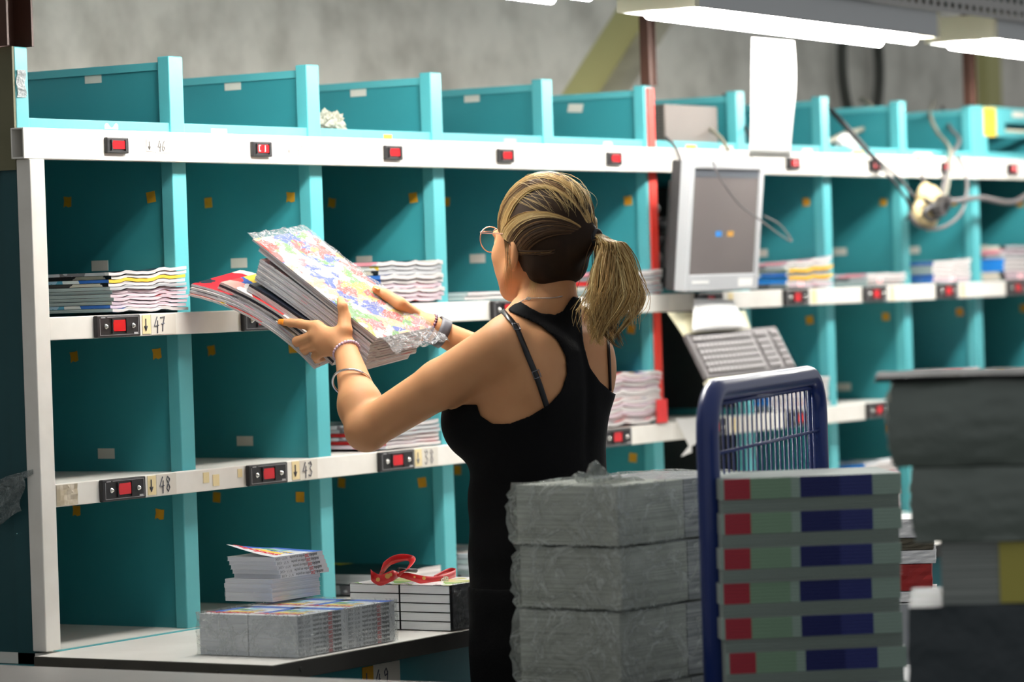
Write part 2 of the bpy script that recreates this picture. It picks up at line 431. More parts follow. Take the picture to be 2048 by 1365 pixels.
for x, z, w, h in ((.475, .308, .018, .02), (.505, .3, .02, .022), (.62-.035, .312, .014, .016)): MB().box(x, x+w, -.031, -.03, z, z+h).build('tape_scrap', CREAM, UA)
tr = MB(); tr.grid(lambda u, v: (.038+.06*u, -.0312-.001*math.sin(12*u*v+3*u), .294+.038*v), 6, 4, two=.0005); tr.build('tape_scrap', mat('brown tape', hexc(176, 164, 140), .3, noise=(40, hexc(214, 206, 190), .9)), UA)
for i, (px, w, c) in enumerate(((425, .05, WTAG), (770, .03, YTAPE), (1010, .05, mat('pale blue tape', hexc(150, 200, 215), .5)), (1210, .035, WTAG))):
    p = ony(px, 262+i*5, 0); MB().box(p[0], p[0]+w, .0028, .004, Z1+.0005, Z1+.012).build('tape_scrap', c, UA)
chip = MB(); p = ony(222, 247, .004); chip.grid(lambda u, v: (p[0]-.02+.04*u, .0034, Z1+.004+.012*v*(.6+.4*math.sin(9*u))), 8, 2, two=.0004); chip.build('paint_chip', mat('bare patch', hexc(190, 186, 165), .7), UA)
# "C L" on the second display of the top rail
seg = MB(); hand(seg, 'CL', (.6765, -.0398, .947), (1, 0, 0), (0, 0, 1), .012, .0009, 0, adv=1.5)
dsp = [o for o in UA.children if o.name.startswith('digit_display')][1]
seg.build('lit_digits', mat('lit segment', hexc(255, 190, 190), .4, emit=(hexc(255, 170, 170), 2.)), dsp)

# --- second unit: four columns behind the screen, to the brown column on the right
UB = thing('shelving_unit', (2.295, 0, FLOOR), 'teal pigeonhole shelving with white rails, right of the red strip', 'shelving')
frames(UB, 2.295, 4.05, range(6, 9), None)
divider(UB, 6); sticker(UB, 6, .19, 1.095, .041, .02, WTAG, 'white_sticker')
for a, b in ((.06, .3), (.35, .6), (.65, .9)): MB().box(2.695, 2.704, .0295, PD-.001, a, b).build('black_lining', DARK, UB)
for k in (7, 8): divider(UB, k); stickers(UB, k, (1, 2, 3))
for x in (2.905, 3.362, 3.795): put_display(D_SMALL, UB, x, -.03, .9365)
for x in (2.42, 2.865, 3.305, 3.742): put_display(D_BIG, UB, x, -.03, .5955)
for x in (2.42, 2.862, 3.302, 3.75): put_display(D_BIG, UB, x, -.03, .2925)
for z in (.597, .294):
    for x in (2.575, 3.01, 3.455, 3.892): MB().box(x, x+.024, -.031, -.03, z+.002, z+.036).build('arrow_tag', CREAM, UB)
for x, w, c in ((2.45, .05, YTAPE), (2.62, .06, WTAG), (3.05, .05, WTAG), (3.33, .06, YTAPE), (3.7, .1, WTAG)): MB().box(x, x+w, .0028, .004, Z1+.0005, Z1+.012).build('tape_scrap', c, UB)

# --- third unit, cut by the right edge
UC = thing('shelving_unit', (4.052, 0, FLOOR), 'teal shelving cut off at right edge, with slotted header and yellow note', 'shelving')
frames(UC, 4.052, 6.0, range(9, 13), None)
divider(UC, 9); stickers(UC, 9, (1, 2, 3))
MB().box(4.094, 4.16, 0, .028, Z1, 1.128).build('front_post', TEAL, UC, bevel=.002)
hd = MB().box(4.16, 4.28, 0, .02, 1.045, 1.128).box(4.28, 6.0, 0, .02, 1.045, 1.06).box(4.28, 6.0, 0, .02, 1.085, 1.128); hd.build('header_board', TEAL, UC, bevel=.001)
MB().box(4.28, 6.0, -.004, .0, 1.06, 1.066).build('slot_edge', CREAMM, UC)
for k in (10, 11, 12): divider(UC, k); stickers(UC, k, (1, 2, 3))
nt_ = MB().box(4.135, 4.215, -.002, -.0003, 1.045, 1.125).build('yellow_note', mat('yellow card', hexc(222, 190, 50), .6), UC)
w = MB(); hand(w, '13', (4.155, -.003, 1.075), (1, 0, 0), (0, 0, 1), .03, .002, 0); w.build('handwriting', mat('brown ink', hexc(150, 110, 50), .6), nt_)
MB().box(4.33, 4.42, -.001, -.0002, 1.102, 1.118).build('white_sticker', WTAG, UC)
for x in (4.225, 4.66, 5.1): put_display(D_SMALL, UC, x, -.03, .9365)
for x in (4.195, 4.64): put_display(D_BIG, UC, x, -.03, .5955); put_display(D_BIG, UC, x, -.03, .2925)
for x in (4.34, 4.79): MB().box(x, x+.024, -.031, -.03, .599, .633).build('arrow_tag', CREAM, UC)

# ================================================================ WORK TABLE in front of the shelving
WT = thing('work_table', (0, -.3, FLOOR), 'long white topped table with dark steel edge under the pigeonholes', 'table')
MB().box(-.043, 6.0, -.562, -.036, ZT-.02, ZT).box(.0, 6.0, -.036, PD, ZT-.02, ZT).build('table_top', WHITE, WT)
MB().box(-.045, 6.0, -.57, -.5625, ZT-.03, ZT+.0005).build('edge_strip', EDGE, WT, bevel=.001)
MB().box(-.051, -.0435, -.57, -.04, ZT-.03, ZT+.0005).build('edge_strip', EDGE, WT, bevel=.001)
for y in (-.2, -.45, -.5): MB().tube([(-.0535, y, ZT-.015), (-.0505, y, ZT-.015)], .004, 8).build('rivet', EDGE, WT)
MB().tube([(.03, -.5725, ZT-.014), (.03, -.5695, ZT-.014)], .004, 8).build('rivet', EDGE, WT)
MB().box(.036, 6.0, -.026, -.013, ZT-.0005, ZT+.0012).build('teal_strip', TEAL, WT)
x0 = ony(663, 1345, -.53)[0]; x1 = ony(817, 1340, -.53)[0]
cb = MB().box(x0, x1-.001, -.53, -.05, FLOOR, ZT-.021).box(x1+.001, 6.0, -.528, -.05, FLOOR, ZT-.021); cb.build('front_panel', TEALP, WT)
lb = ony(745, 1331, -.531); rb = ony(797, 1327, -.531)
MB().box(lb[0], rb[0]+.002, -.5325, -.5305, lb[2]-.045, lb[2]).build('number_label', WTAG, WT)
tl = ony(724, 1330, -.531)
MB().box(tl[0], lb[0], -.5325, -.5305, lb[2]-.045, lb[2]-.001).build('arrow_tag', YTAPE, WT)
w = MB(); hand(w, '49', (lb[0]+.004, -.533, lb[2]-.04), (1, 0, 0), (0, 0, 1), .03, .0013, 0, adv=.85); hand(w, 'v', (tl[0]+.005, -.533, lb[2]-.036), (1, 0, 0), (0, 0, 1), .024, .0015, 0)
w.build('handwriting', INK, WT)
MB().box(-.02, .036, 0, PD, FLOOR, ZT-.021).build('leg_panel', TEALP, WT)

# ================================================================ STEEL COLUMNS on the shelving, wall cable coil
def column(x, label, yb=.012, w=.035):
    t = thing('steel_column', (x+w/2, .0, 1.128), label, 'column')
    z0, z1 = 1.128, 3.15
    MB().box(x, x+.005, -.012, yb, z0, z1).box(x+w-.005, x+w, -.012, yb, z0, z1).build('flange', RUST, t)
    MB().box(x+.005, x+w-.005, yb-.02, yb-.012, z0, z1).build('web', RUST, t)
column(-.033, 'dark brown steel column standing on the shelving at top left corner', .05, .073)
column(2.26, 'brown steel column above the red strip, left of hanging white sheet')
column(4.034, 'brown steel column rising behind the rightmost ceiling lamp')
wl = MB(); wl.box(-.1, -.035, .4, .43, 1.0, 2.6)
cc = thing('cable_coil', (5.15, .88, 1.3), 'coil of dark grey cable hanging on the concrete wall', 'cable')
c0 = ony(1716, 150, .88)
for i in range(5):
    mb = MB(); rx, rz = .125+.01*random.random(), .2+.02*random.random(); ox = random.uniform(-.02, .02)
    mb.tube([(c0[0]+ox+rx*math.cos(a), .865+.008*i-.016, c0[2]+.03+rz*math.sin(a)) for a in np.linspace(0, 2*math.pi, 40, endpoint=False)], .0065, 6, closed=True)
    mb.build('cable_loop', mat('grey cable', hexc(92, 94, 88), .6), cc, smooth=True)
MB().tube([(c0[0], .9, c0[2]+.24), (c0[0], .83, c0[2]+.24)], .008, 8).build('hook', RUST, cc)

# ================================================================ LAMPS
TUBE = mat('lit diffuser', (1, 1, 1, 1), .5, emit=((1., .97, .92, 1), 88.))
REFL = mat('lamp reflector', hexc(240, 240, 240), .3)
def lamp(x0, x1, z0, z1, label):
    """open bottomed luminaire hanging over the table: housing, end caps, reflector, two tubes"""
    y0, y1, h = -.525, -.335, .062
    t = thing('ceiling_lamp', ((x0+x1)/2, -.43, (z0+z1)/2), label, 'lamp', )
    def sl(x): return z0+(z1-z0)*(x-x0)/(x1-x0)
    def bx(xa, xb, ya, yb, da, db, m, name, e=None):
        vs = []
        for d in (da, db):
            for y in (ya, yb):
                for x in (xa, xb): vs.append((x, y, sl(x)+d))
        return MB().add(vs, [(0, 2, 3, 1), (4, 5, 7, 6), (0, 1, 5, 4), (2, 6, 7, 3), (0, 4, 6, 2), (1, 3, 7, 5)]).build(name, m, t)
    bx(x0+.02, x1-.02, y0, y0+.004, 0, h, GREYM, 'side_panel'); bx(x0+.02, x1-.02, y1-.004, y1, 0, h, GREYM, 'side_panel')
    bx(x0, x0+.02, y0, y1, 0, h, CREAMM, 'end_cap'); bx(x1-.02, x1, y0, y1, 0, h, CREAMM, 'end_cap')
    bx(x0+.02, x1-.02, y0+.004, y1-.004, h-.01, h, GREYM, 'housing')
    bx(x0+.021, x1-.021, y0+.005, y1-.005, .03, .033, REFL, 'reflector')
    for y in (-.475, -.385):
        m = MB(); m.tube([(x0+.05, y, sl(x0+.05)-.002), (x1-.05, y, sl(x1-.05)-.002)], .013, 12); m.build('fluorescent_tube', TUBE, t, smooth=True)
    return t
LAMPS = [
 lamp(.07, 1.275, 1.268, 1.252, 'fluorescent lamp at top centre, only its lit end showing'),
 lamp(1.573, 2.766, 1.242, 1.227, 'long grey fluorescent lamp with cream end above the hanging white sheet'),
 lamp(3.075, 4.27, 1.238, 1.222, 'fluorescent lamp with cream end at far right under perforated tray')]
# perforated tray that carries the lamps
ct = thing('cable_tray', (1., -.43, 1.33), 'grey perforated steel tray carrying the fluorescent lamps', 'tray')
def holed(mb, x0, x1, z0, z1, y, rows, pitch, hw, hh, dz):
    n = int((x1-x0)/pitch); zs = [z0]
    for r in rows: zs += [r-hh/2, r+hh/2]
    zs.append(z1)
    for i in range(n):
        a = x0+i*pitch; b = a+pitch; m0 = (a+b)/2-hw/2; m1 = (a+b)/2+hw/2
        xs = [a, m0, m1, b]
        for j in range(len(zs)-1):
            for q in range(3):
                if q == 1 and j % 2 == 1: continue
                f = lambda x, z: (x, y, z+dz(x))
                mb.add([f(xs[q], zs[j]), f(xs[q+1], zs[j]), f(xs[q+1], zs[j+1]), f(xs[q], zs[j+1])], [(0, 1, 2, 3)])
sag = lambda x: 1.289-.0105*(x-2.8)
ho = MB(); holed(ho, 1.2, 6.0, 0, .07, -.534, (.018, .05), .04, .022, .013, sag)
o = ho.build('perforated_side', mat('galvanised steel', hexc(168, 166, 162), .55), ct)
sm = o.modifiers.new('thick', 'SOLIDIFY'); sm.thickness = .002
bt = MB().add([(-3, -.534, sag(-3)+.07), (6, -.534, sag(6)+.07), (6, -.33, sag(6)+.07), (-3, -.33, sag(-3)+.07)]+[(-3, -.534, sag(-3)+.073), (6, -.534, sag(6)+.073), (6, -.33, sag(6)+.073), (-3, -.33, sag(-3)+.073)], [(3, 2, 1, 0), (4, 5, 6, 7), (0, 1, 5, 4), (1, 2, 6, 5), (2, 3, 7, 6), (3, 0, 4, 7)]); bt.build('tray_top', MATS['galvanised steel'], ct)
for x in (-.9, .7, 2.2, 3.65, 5.2):
    MB().tube([(x, -.43, 1.29), (x, -.43, sag(x)+.072)], .006, 8).build('hanger', GREYM, ct)
MB().box(-3, 6.0, -.332, -.33, 1.335, 1.38).build('back_side', MATS['galvanised steel'], ct)
# sheet of paper hung from the lamp
sh = thing('paper_sheet', (2.25, -.33, 1.1), 'bright white paper sheet hanging from the long fluorescent lamp', 'paper')
pm = bpy.data.materials.new('thin paper'); pm.use_nodes = True; nt = pm.node_tree; b = nt.nodes['Principled BSDF']
b.inputs['Base Color'].default_value = (.86, .86, .84, 1); b.inputs['Roughness'].default_value = .8
tl_ = nt.nodes.new('ShaderNodeBsdfTranslucent'); tl_.inputs[0].default_value = (.85, .85, .82, 1); mxs = nt.nodes.new('ShaderNodeMixShader'); mxs.inputs[0].default_value = .45
nt.links.new(b.outputs[0], mxs.inputs[1]); nt.links.new(tl_.outputs[0], mxs.inputs[2]); nt.links.new(mxs.outputs[0], nt.nodes['Material Output'].inputs[0])
a0 = ony(1503, 75, -.33)
def pf(u, v):
    z = a0[2]-.27*v; x = a0[0]+.205*u
    return (x+.012*math.sin(v*5)*(u-.3), -.331+.02*math.sin(u*2.6+.4)*v+.012*v*v, z)
MB().grid(pf, 10, 14, two=.0004).build('hanging_sheet', pm, sh, smooth=True)
b0 = ony(1486, 72, -.329)
MB().grid(lambda u, v: (b0[0]+.27*u, -.3285-.03*v*(1-v), b0[2]+.012-.004*u+.03*v), 8, 4, two=.0004).build('folded_top', pm, sh, smooth=True)
# ================================================================ MAGAZINES ON THE SHELVES
W_ = (.9, .9, .88, 1)
def H(*a): return hexc(*a)
COVERS = [cover_mat('cover warm', [H(240, 235, 228), H(205, 60, 60), H(240, 200, 70), H(245, 240, 235), H(60, 90, 160), H(236, 160, 150)], 16, seed=1),
 cover_mat('cover cool', [H(235, 238, 240), H(60, 110, 190), H(170, 200, 220), H(240, 240, 236), H(90, 160, 190), H(210, 215, 220)], 14, seed=2),
 cover_mat('cover dark', [H(30, 30, 34), H(70, 66, 66), H(180, 40, 50), H(40, 44, 52), H(214, 206, 190), H(24, 24, 28)], 13, seed=3),
 cover_mat('cover pink', [H(244, 232, 232), H(230, 150, 160), H(240, 240, 238), H(205, 190, 200), H(220, 90, 90), H(245, 236, 230)], 15, seed=4),
 cover_mat('cover grey', [H(200, 200, 198), H(150, 152, 154), H(226, 226, 222), H(120, 116, 120), H(216, 204, 196), H(190, 192, 196)], 15, seed=5),
 cover_mat('cover green', [H(236, 236, 222), H(120, 160, 80), H(226, 220, 150), H(240, 240, 232), H(190, 60, 50), H(200, 214, 190)], 15, seed=6)]
PG = pages_mat('page edges', H(226, 222, 218), H(172, 165, 164))
PGP = pages_mat('page edges pinkish', H(224, 208, 212), H(164, 142, 152))
PGG = pages_mat('page edges grey', H(196, 198, 198), H(132, 132, 136))
PGY = mat('yellow inner pages', H(236, 180, 50), .6)
BLUEC = mat('blue cover', H(40, 130, 215), .35); REDC = mat('red cover', H(210, 50, 50), .35)
SPG = pages_mat('pale grey spines', H(190, 202, 200), H(160, 172, 172), 500)
def magazine(label, group, x0, x1, y0, d, z, t, wave, cover, pages, spine=None, name='magazine', cat='magazine', nx=14, ny=7, thin=.0):
    """x0..x1 along the shelf, spine at the left, open edges in front; wave=(amp, count, phase, curl)"""
    A, n, ph, curl = wave; w = x1-x0
    vs = []; 
    def zo(u, y): return A*(math.sin(2*math.pi*n*u+ph)+.5*math.sin(2*math.pi*n*1.9*u+2*ph))*math.exp(-y/.07)*min(1, u*5)+curl*(u**2)*math.exp(-y/.1)+.001
    for l in (0, 1):
        for i in range(nx+1):
            for j in range(ny+1):
                u = i/nx; y = d*(j/ny)**1.5
                tt = t*(1-thin*u)
                vs.append((w*u, y, zo(u, y)+A*1.6+l*tt))
    K = (nx+1)*(ny+1); q = lambda l, i, j: l*K+i*(ny+1)+j
    mb = MB()
    mb.add(vs, [(q(1, i, j), q(1, i+1, j), q(1, i+1, j+1), q(1, i, j+1)) for i in range(nx) for j in range(ny)]+[(q(0, i, j), q(0, i, j+1), q(0, i+1, j+1), q(0, i+1, j)) for i in range(nx) for j in range(ny)], 0)
    def ap(fs, mi): mb.f += fs; mb.m += [mi]*len(fs)
    ap([(q(0, i, 0), q(0, i+1, 0), q(1, i+1, 0), q(1, i, 0)) for i in range(nx)], 1)
    ap([(q(0, i+1, ny), q(0, i, ny), q(1, i, ny), q(1, i+1, ny)) for i in range(nx)], 1)
    ap([(q(0, nx, j), q(0, nx, j+1), q(1, nx, j+1), q(1, nx, j)) for j in range(ny)], 1)
    ap([(q(0, 0, j+1), q(0, 0, j), q(1, 0, j), q(1, 0, j+1)) for j in range(ny)], 2)
    o = mb.build(name, [cover, pages, spine or cover], loc=(x0, y0, z))
    return tag(o, label, cat, group)
def pile(desc, pxl, pxr, py, yf, z0, ztop, n, A, seq, waves=2.3, curl=0., d=.29, jig=.008, thin=.0, xlr=None):
    """seq: list of (cover, pages, spine) cycled from the bottom up"""
    xl = ony(pxl, py, yf)[0]; xr = ony(pxr, py, yf)[0]
    t = (ztop-z0)/n; ph = random.uniform(0, 6)
    for i in range(n):
        c, p, s = seq[i % len(seq)]
        j = lambda: random.uniform(-jig, jig)
        dx = j(); lab = f'{ordl(n-1-i, n)} magazine in the {desc}' if n > 1 else f'magazine {desc}'
        magazine(lab, desc, xl+dx, xr+dx*.6-(.004 if i < n-1 else 0), yf+abs(j())*.8, d, z0+i*t+.0005, t*.86, (A, waves, ph, curl*i/n), c, p, s, thin=thin)
C = COVERS
zf = Z2+.0005
pile('pile on the rail marked 47', 225, 379, 590, -.026, zf, .712, 11, .0022, [(C[1], PG, SPG), (C[0], PGP, C[1]), (C[4], PGP, SPG), (C[3], PGP, SPG), (C[4], PGP, SPG), (C[3], PGP, SPG), (C[4], PGG, SPG), (C[2], PG, C[2]), (C[5], PGY, C[1]), (C[2], PG, C[2]), (C[2], PG, C[4])], curl=.012)
pile('pile just behind the held magazines', 762, 890, 565, -.026, zf, .722, 9, .002, [(C[3], PGP, C[1]), (C[0], PGP, C[3]), (C[3], PG, SPG), (C[4], PGP, C[1]), (C[3], PG, C[1]), (C[1], PG, C[1]), (C[1], PGG, C[2]), (C[2], PGG, C[0]), (C[2], PG, C[3])], waves=2.8)
pile('thin pile beside her glasses and chin', 935, 1090, 600, -.024, zf, .655, 2, .0005, [(C[4], PG, SPG), (C[3], PG, SPG)])
pile('pile between her ponytail and the red strip', 1200, 1328, 575, -.028, zf, .69, 5, .0012, [(C[4], PGG, SPG), (C[3], PGG, C[0]), (C[4], PG, REDC), (C[2], PGG, C[4]), (C[3], PG, C[3])], curl=.004)
pile('pile just right of the computer screen', 1578, 1668, 550, -.026, zf, .702, 7, .0018, [(C[3], PGP, C[4]), (C[0], PG, BLUEC), (C[5], PGY, BLUEC), (C[2], PGG, C[1]), (C[5], PGY, C[5]), (C[4], PG, C[4]), (C[3], PG, C[3])], curl=.016)
pile('low white pile below the beige power strip', 1737, 1813, 570, -.026, zf, .668, 3, .001, [(C[4], PG, SPG), (C[3], PG, C[4]), (C[4], PG, C[3])])
pile('white pile in front of the ninth post', 1870, 1946, 560, -.026, zf, .694, 5, .0015, [(C[3], PGP, C[1]), (C[3], PG, C[1]), (C[4], PG, SPG), (C[3], PG, SPG), (C[4], PG, C[1])], curl=.008)
pile('blue and white pile at the right edge', 2012, 2090, 540, -.026, zf, .735, 8, .001, [(C[2], PGP, C[2]), (C[3], PGP, C[2]), (C[4], PG, BLUEC), (C[4], PG, BLUEC), (C[4], PG, BLUEC), (C[2], PGG, C[4]), (C[4], PGP, C[3]), (C[2], PGG, C[2])])
zf = Z3+.0005
pile('pile above the number 38', 775, 884, 880, -.02, zf, .384, 6, .0008, [(C[3], PG, C[3]), (C[0], PG, REDC), (C[3], PG, C[4]), (C[0], PGG, REDC), (C[4], PGG, C[4]), (C[4], PG, C[4])], curl=.006)
pile('dark pile half hidden by her bust', 965, 1080, 860, -.02, zf, .43, 7, .0008, [(C[0], PG, REDC), (C[2], PGG, C[2]), (C[4], PGG, C[4]), (C[2], PGG, C[2]), (C[2], PGG, C[4]), (C[4], PGG, C[4]), (C[2], PGG, C[2])])
pile('wavy pink pile right of her back', 1170, 1327, 830, -.027, zf, .452, 12, .0026, [(C[3], PG, C[3]), (C[4], PG, C[4]), (C[3], PGP, C[3]), (C[3], PG, C[3]), (C[0], PGP, C[0]), (C[0], PG, REDC)], waves=2.6)
pile('pile seen through the blue mesh', 1545, 1662, 800, -.026, zf, .41, 6, .001, [(C[3], PG, C[4]), (C[1], PG, BLUEC), (C[1], PG, C[1])])
pile('rumpled pile above the grey bundles', 1885, 1962, 740, -.026, zf, .388, 4, .0022, [(C[4], PGG, C[4]), (C[3], PG, C[4]), (C[5], PG, C[0]), (C[3], PG, C[3])], curl=.014)
pile('greyish pile above the bundles, right edge', 2008, 2085, 735, -.026, zf, .382, 4, .0012, [(C[4], PGG, C[4]), (C[3], PG, C[3]), (C[5], PGG, C[5]), (C[2], PG, C[0])])
zf = ZT+.0015
BLK = cover_mat('cover black yellow', [H(16, 16, 18), H(20, 20, 22), H(220, 214, 30), H(24, 22, 22), H(190, 30, 34), H(18, 18, 20), H(16, 16, 18)], 7, seed=8)
pile('flat black covered pair behind the red lanyard', 772, 886, 1120, -.022, zf, .078, 2, .0004, [(C[4], PGG, C[4]), (BLK, PG, PGG)], thin=-.2)
pile('grey pile between bundle and her back', 962, 1080, 1100, -.02, zf, .09, 5, .0006, [(C[4], PGG, C[4]), (C[4], PGG, SPG)])
pile('white pile at the bottom, right of mesh', 1735, 1800, 960, -.025, zf, .17, 9, .002, [(C[3], PG, C[4]), (C[3], PGP, C[3]), (C[4], PG, C[1]), (C[1], PG, BLUEC), (C[3], PG, C[3])], curl=.01)

# ================================================================ BOOKS ON THE TABLE
BW, BD, BT = .15, .107, .0079
bookcover = cover_mat('puzzle book cover', [H(246, 246, 246), H(244, 244, 246), H(60, 110, 200), H(250, 226, 60), H(246, 246, 246), H(245, 245, 246), H(120, 190, 90), H(244, 246, 248)], 22, seed=9)
BSP = mat('white spine', H(238, 239, 242), .3)
BLUE2 = mat('blue print', H(40, 100, 200), .4); YEL2 = mat('yellow print', H(246, 214, 60), .4); GRN2 = mat('green print', H(120, 180, 90), .4)
BPG = pages_mat('book page edges', H(226, 228, 232), H(206, 210, 216), 1500)
def make_book(face):
    """face 'spine' in front or 'fore' edge in front"""
    r = thing('paperback_book', (0, 0, 0))
    MB().box(.001, BW-.001, .001, BD-.001, .0004, BT-.0004).build('page_block', BPG, r)
    c = MB(); e = .0004
    yb = 0 if face == 'spine' else BD-e
    c.box(0, BW, 0, BD, 0, e, 0).box(0, BW, 0, BD, BT-e, BT, 1).box(0, BW, yb, yb+e, e, BT-e, 0)
    c.build('cover', [BSP, BSP], r)
    if face == 'spine':
        t = MB(); z = BT*.78; y = -.0003
        eu, ev = (-1, 0, 0), (0, 0, -1)
        x = BW-.018
        x -= text(t, 'sudoku', (x, y, z), eu, ev, .0085, 0, bold=.02)+.0015
        x -= text(t, '200', (x, y, z), eu, ev, .0085, 1, bold=.02)+.0008
        x -= text(t, 'grilles en poche', (x, y, z), eu, ev, .0072, 0)+.008
        text(t, 'N\u00b017 - 4,50\u20ac', (x, y, z), eu, ev, .0068, 2)
        t.build('spine_lettering', [BLACKI, REDI, mat('grey print', H(120, 122, 128), .5)], r)
    return r
def cover_art(r, z, flap=0.):
    """printed front of a puzzle book: red title, yellow band, blue margin"""
    f = lambda x, y: z+.0003+flap*(y/BD)**1.3*(.2+.8*(1-x/BW)**1.3)
    m = MB()
    def patch(x0, x1, y0, y1, mi, h=0.): m.grid(lambda u, v: (x0+(x1-x0)*u, y0+(y1-y0)*v, f(x0+(x1-x0)*u, y0+(y1-y0)*v)+h), 8, 4, mi)
    patch(0, BW, 0, BD, 0); patch(BW-.03, BW, .0, BD, 1, .0001); patch(.03, BW, BD-.02, BD, 1, .0001); patch(.045, .062, .02, BD-.024, 2, .0002)
    patch(.075, .1, .055, .085, 3, .0002); patch(.09, .11, .045, .07, 4, .0003); patch(.07, .085, .02, .04, 2, .0003)
    patch(BW-.05, BW-.033, .012, .07, 5, .0002)
    k = len(m.v)
    text(m, 'sudoku', (.04, .012, 0), (0, 1, 0), (-1, 0, 0), .034, 6, bold=.03)
    text(m, '200 grilles', (.075, .01, 0), (0, 1, 0), (-1, 0, 0), .014, 1, bold=.02)
    for i in range(k, len(m.v)):
        x, y, _ = m.v[i]; m.v[i] = (x, y, f(x, y)+.0004)
    return m, [BSP, BLUE2, YEL2, GRN2, mat('pale blue print', H(130, 200, 225), .4), mat('pale print', H(210, 220, 235), .4), REDI]
protoS = make_book('spine'); protoF = make_book('fore')
used = {}
def put_book(proto, x, y, z, label, group):
    if proto.name in used: o = dup(proto)
    else: used[proto.name] = 1; o = proto
    o.location = (x, y, z); tag(o, label, 'book', group); return o
BX, BY = .063, -.541
rows = 9
for i in range(rows):
    for cx in range(2):
        for cy in range(2):
            col = ('left' if cx == 0 else 'right')+' '+('front' if cy == 0 else 'back')
            j = random.uniform(-.0006, .0006)
            put_book(protoS, BX+cx*(BW+.001)+j, BY+cy*(BD+.0008)+j, ZT+.0012+i*(BT+.0001), f'{ordl(rows-1-i, rows)} puzzle book in the {col} column of the film wrapped bundle', 'wrapped puzzle books')
ztop = ZT+.0012+rows*(BT+.0001)
top4 = []
for o in [q for q in COL.objects if q.get('group') == 'wrapped puzzle books' and 'topmost' in q['label']]:
    m, ms = cover_art(o, BT); a = m.build('cover_art', ms, None, loc=(0, 0, 0)); a.parent = o
# film around the bundle
fl = thing('plastic_wrap', (BX, BY, ZT), 'clear shrink film around the puzzle book bundle on the table', 'film')
def shell(x0, x1, y0, y1, z0, z1, amp, sc, n=16, seed=0.):
    mb = MB()
    def wr(p):
        x, y, z = p; a = amp*(math.sin(x*sc+3*z*sc+seed)*math.sin(y*sc*1.3+z*sc*.7+1+seed)+.5*math.sin(x*sc*2.7-z*sc*2.1+y*sc*1.9))
        cx, cy, cz = (x0+x1)/2, (y0+y1)/2, (z0+z1)/2
        d = Vector((x-cx, y-cy, (z-cz))); d.normalize()
        return (x+d.x*a, y+d.y*a, z+d.z*a*.4)
    L = lambda a, b, t: a+(b-a)*t
    mb.grid(lambda u, v: wr((L(x0, x1, u), y0, L(z0, z1, v))), n, n//2)
    mb.grid(lambda u, v: wr((L(x1, x0, u), y1, L(z0, z1, v))), n, n//2)
    mb.grid(lambda u, v: wr((x0, L(y1, y0, u), L(z0, z1, v))), n, n//2)
    mb.grid(lambda u, v: wr((x1, L(y0, y1, u), L(z0, z1, v))), n, n//2)
    mb.grid(lambda u, v: wr((L(x0, x1, u), L(y0, y1, v), z1)), n, n)
    return mb
FILM = film_mat('clear film', H(225, 232, 230), .84, .1, 24, .9)
shell(BX-.004, BX+2*BW+.005, BY-.004, BY+2*BD+.004, ZT+.001, ztop+.0035, .0012, 60, 20).build('film', FILM, fl, smooth=True)
# loose stack on the bundle
p = onz(555, 1204, ztop+.006); sx, sy = p[0], p[1]; z = ztop+.006
nst = 10
for i in range(nst):
    up = i >= 5
    dx = (.020-.0045*(i-5)) if up else random.uniform(0, .008)
    if i == 4: dx = .0
    if i in (0, 1): dx = -.001*i
    dy = -.002 if up else .004+random.uniform(-.002, .002)
    o = put_book(protoS if up else protoF, sx+dx-.01, sy+dy, z, f'{ordl(nst-1-i, nst)} puzzle book of the loose stack on the wrapped bundle', 'loose puzzle books')
    z += BT+.0002
    if i == nst-1:
        m, ms = cover_art(o, BT, .022); a = m.build('cover_art', ms, None, loc=(0, 0, 0)); a.parent = o; a.modifiers.new('t', 'SOLIDIFY').thickness = .0004
# second bundle: thick books, black spines
TB = .0166; TBX, TBY = .531, -.552
def make_thick():
    r = thing('paperback_book', (0, 0, 0))
    MB().box(.0005, .168, .002, .112, .0009, TB-.0009).build('page_block', pages_mat('white page edges', H(236, 238, 238), H(214, 218, 220), 1200), r)
    MB().box(.0, .17, 0, .113, 0, .0007).box(.0, .17, 0, .113, TB-.0007, TB).box(0, .17, 0, .0007, .0007, TB-.0007).build('cover', mat('black glossy cover', H(20, 21, 24), .2), r)
    return r
protoT = make_thick()
for i in range(5):
    for cy in range(2):
        put_book(protoT, TBX+(.0 if cy == 0 else .0015), TBY+cy*.115, ZT+.0012+i*(TB+.0003), f'{ordl(4-i, 5)} thick book in the {("front", "back")[cy]} column under the red lanyard', 'thick black spined books')
tz = ZT+.0012+5*(TB+.0003)
art = cover_mat('game book cover', [H(244, 244, 244), H(246, 246, 244), H(214, 214, 150), H(244, 244, 244), H(150, 190, 110), H(246, 246, 246), H(120, 120, 124), H(245, 245, 245)], 26, seed=12)
for o in [q for q in COL.objects if q.get('group') == 'thick black spined books' and 'topmost' in q['label']]:
    a = MB().box(.001, .169, .001, .112, TB, TB+.0004).build('cover_art', art, None, loc=(0, 0, 0)); a.parent = o
f2 = thing('plastic_wrap', (TBX, TBY, ZT), 'glossy film round the front of the thick books beside her hip', 'film')
mb = MB(); mb.grid(lambda u, v: (TBX+.002+.17*u, TBY-.004-.002*math.sin(22*v+9*u)*math.sin(13*u+3), ZT+.004+v*(tz-ZT)), 12, 14)
mb.build('film', film_mat('clear film dark', H(120, 125, 128), .7, .1, 34, .9), f2, smooth=True)
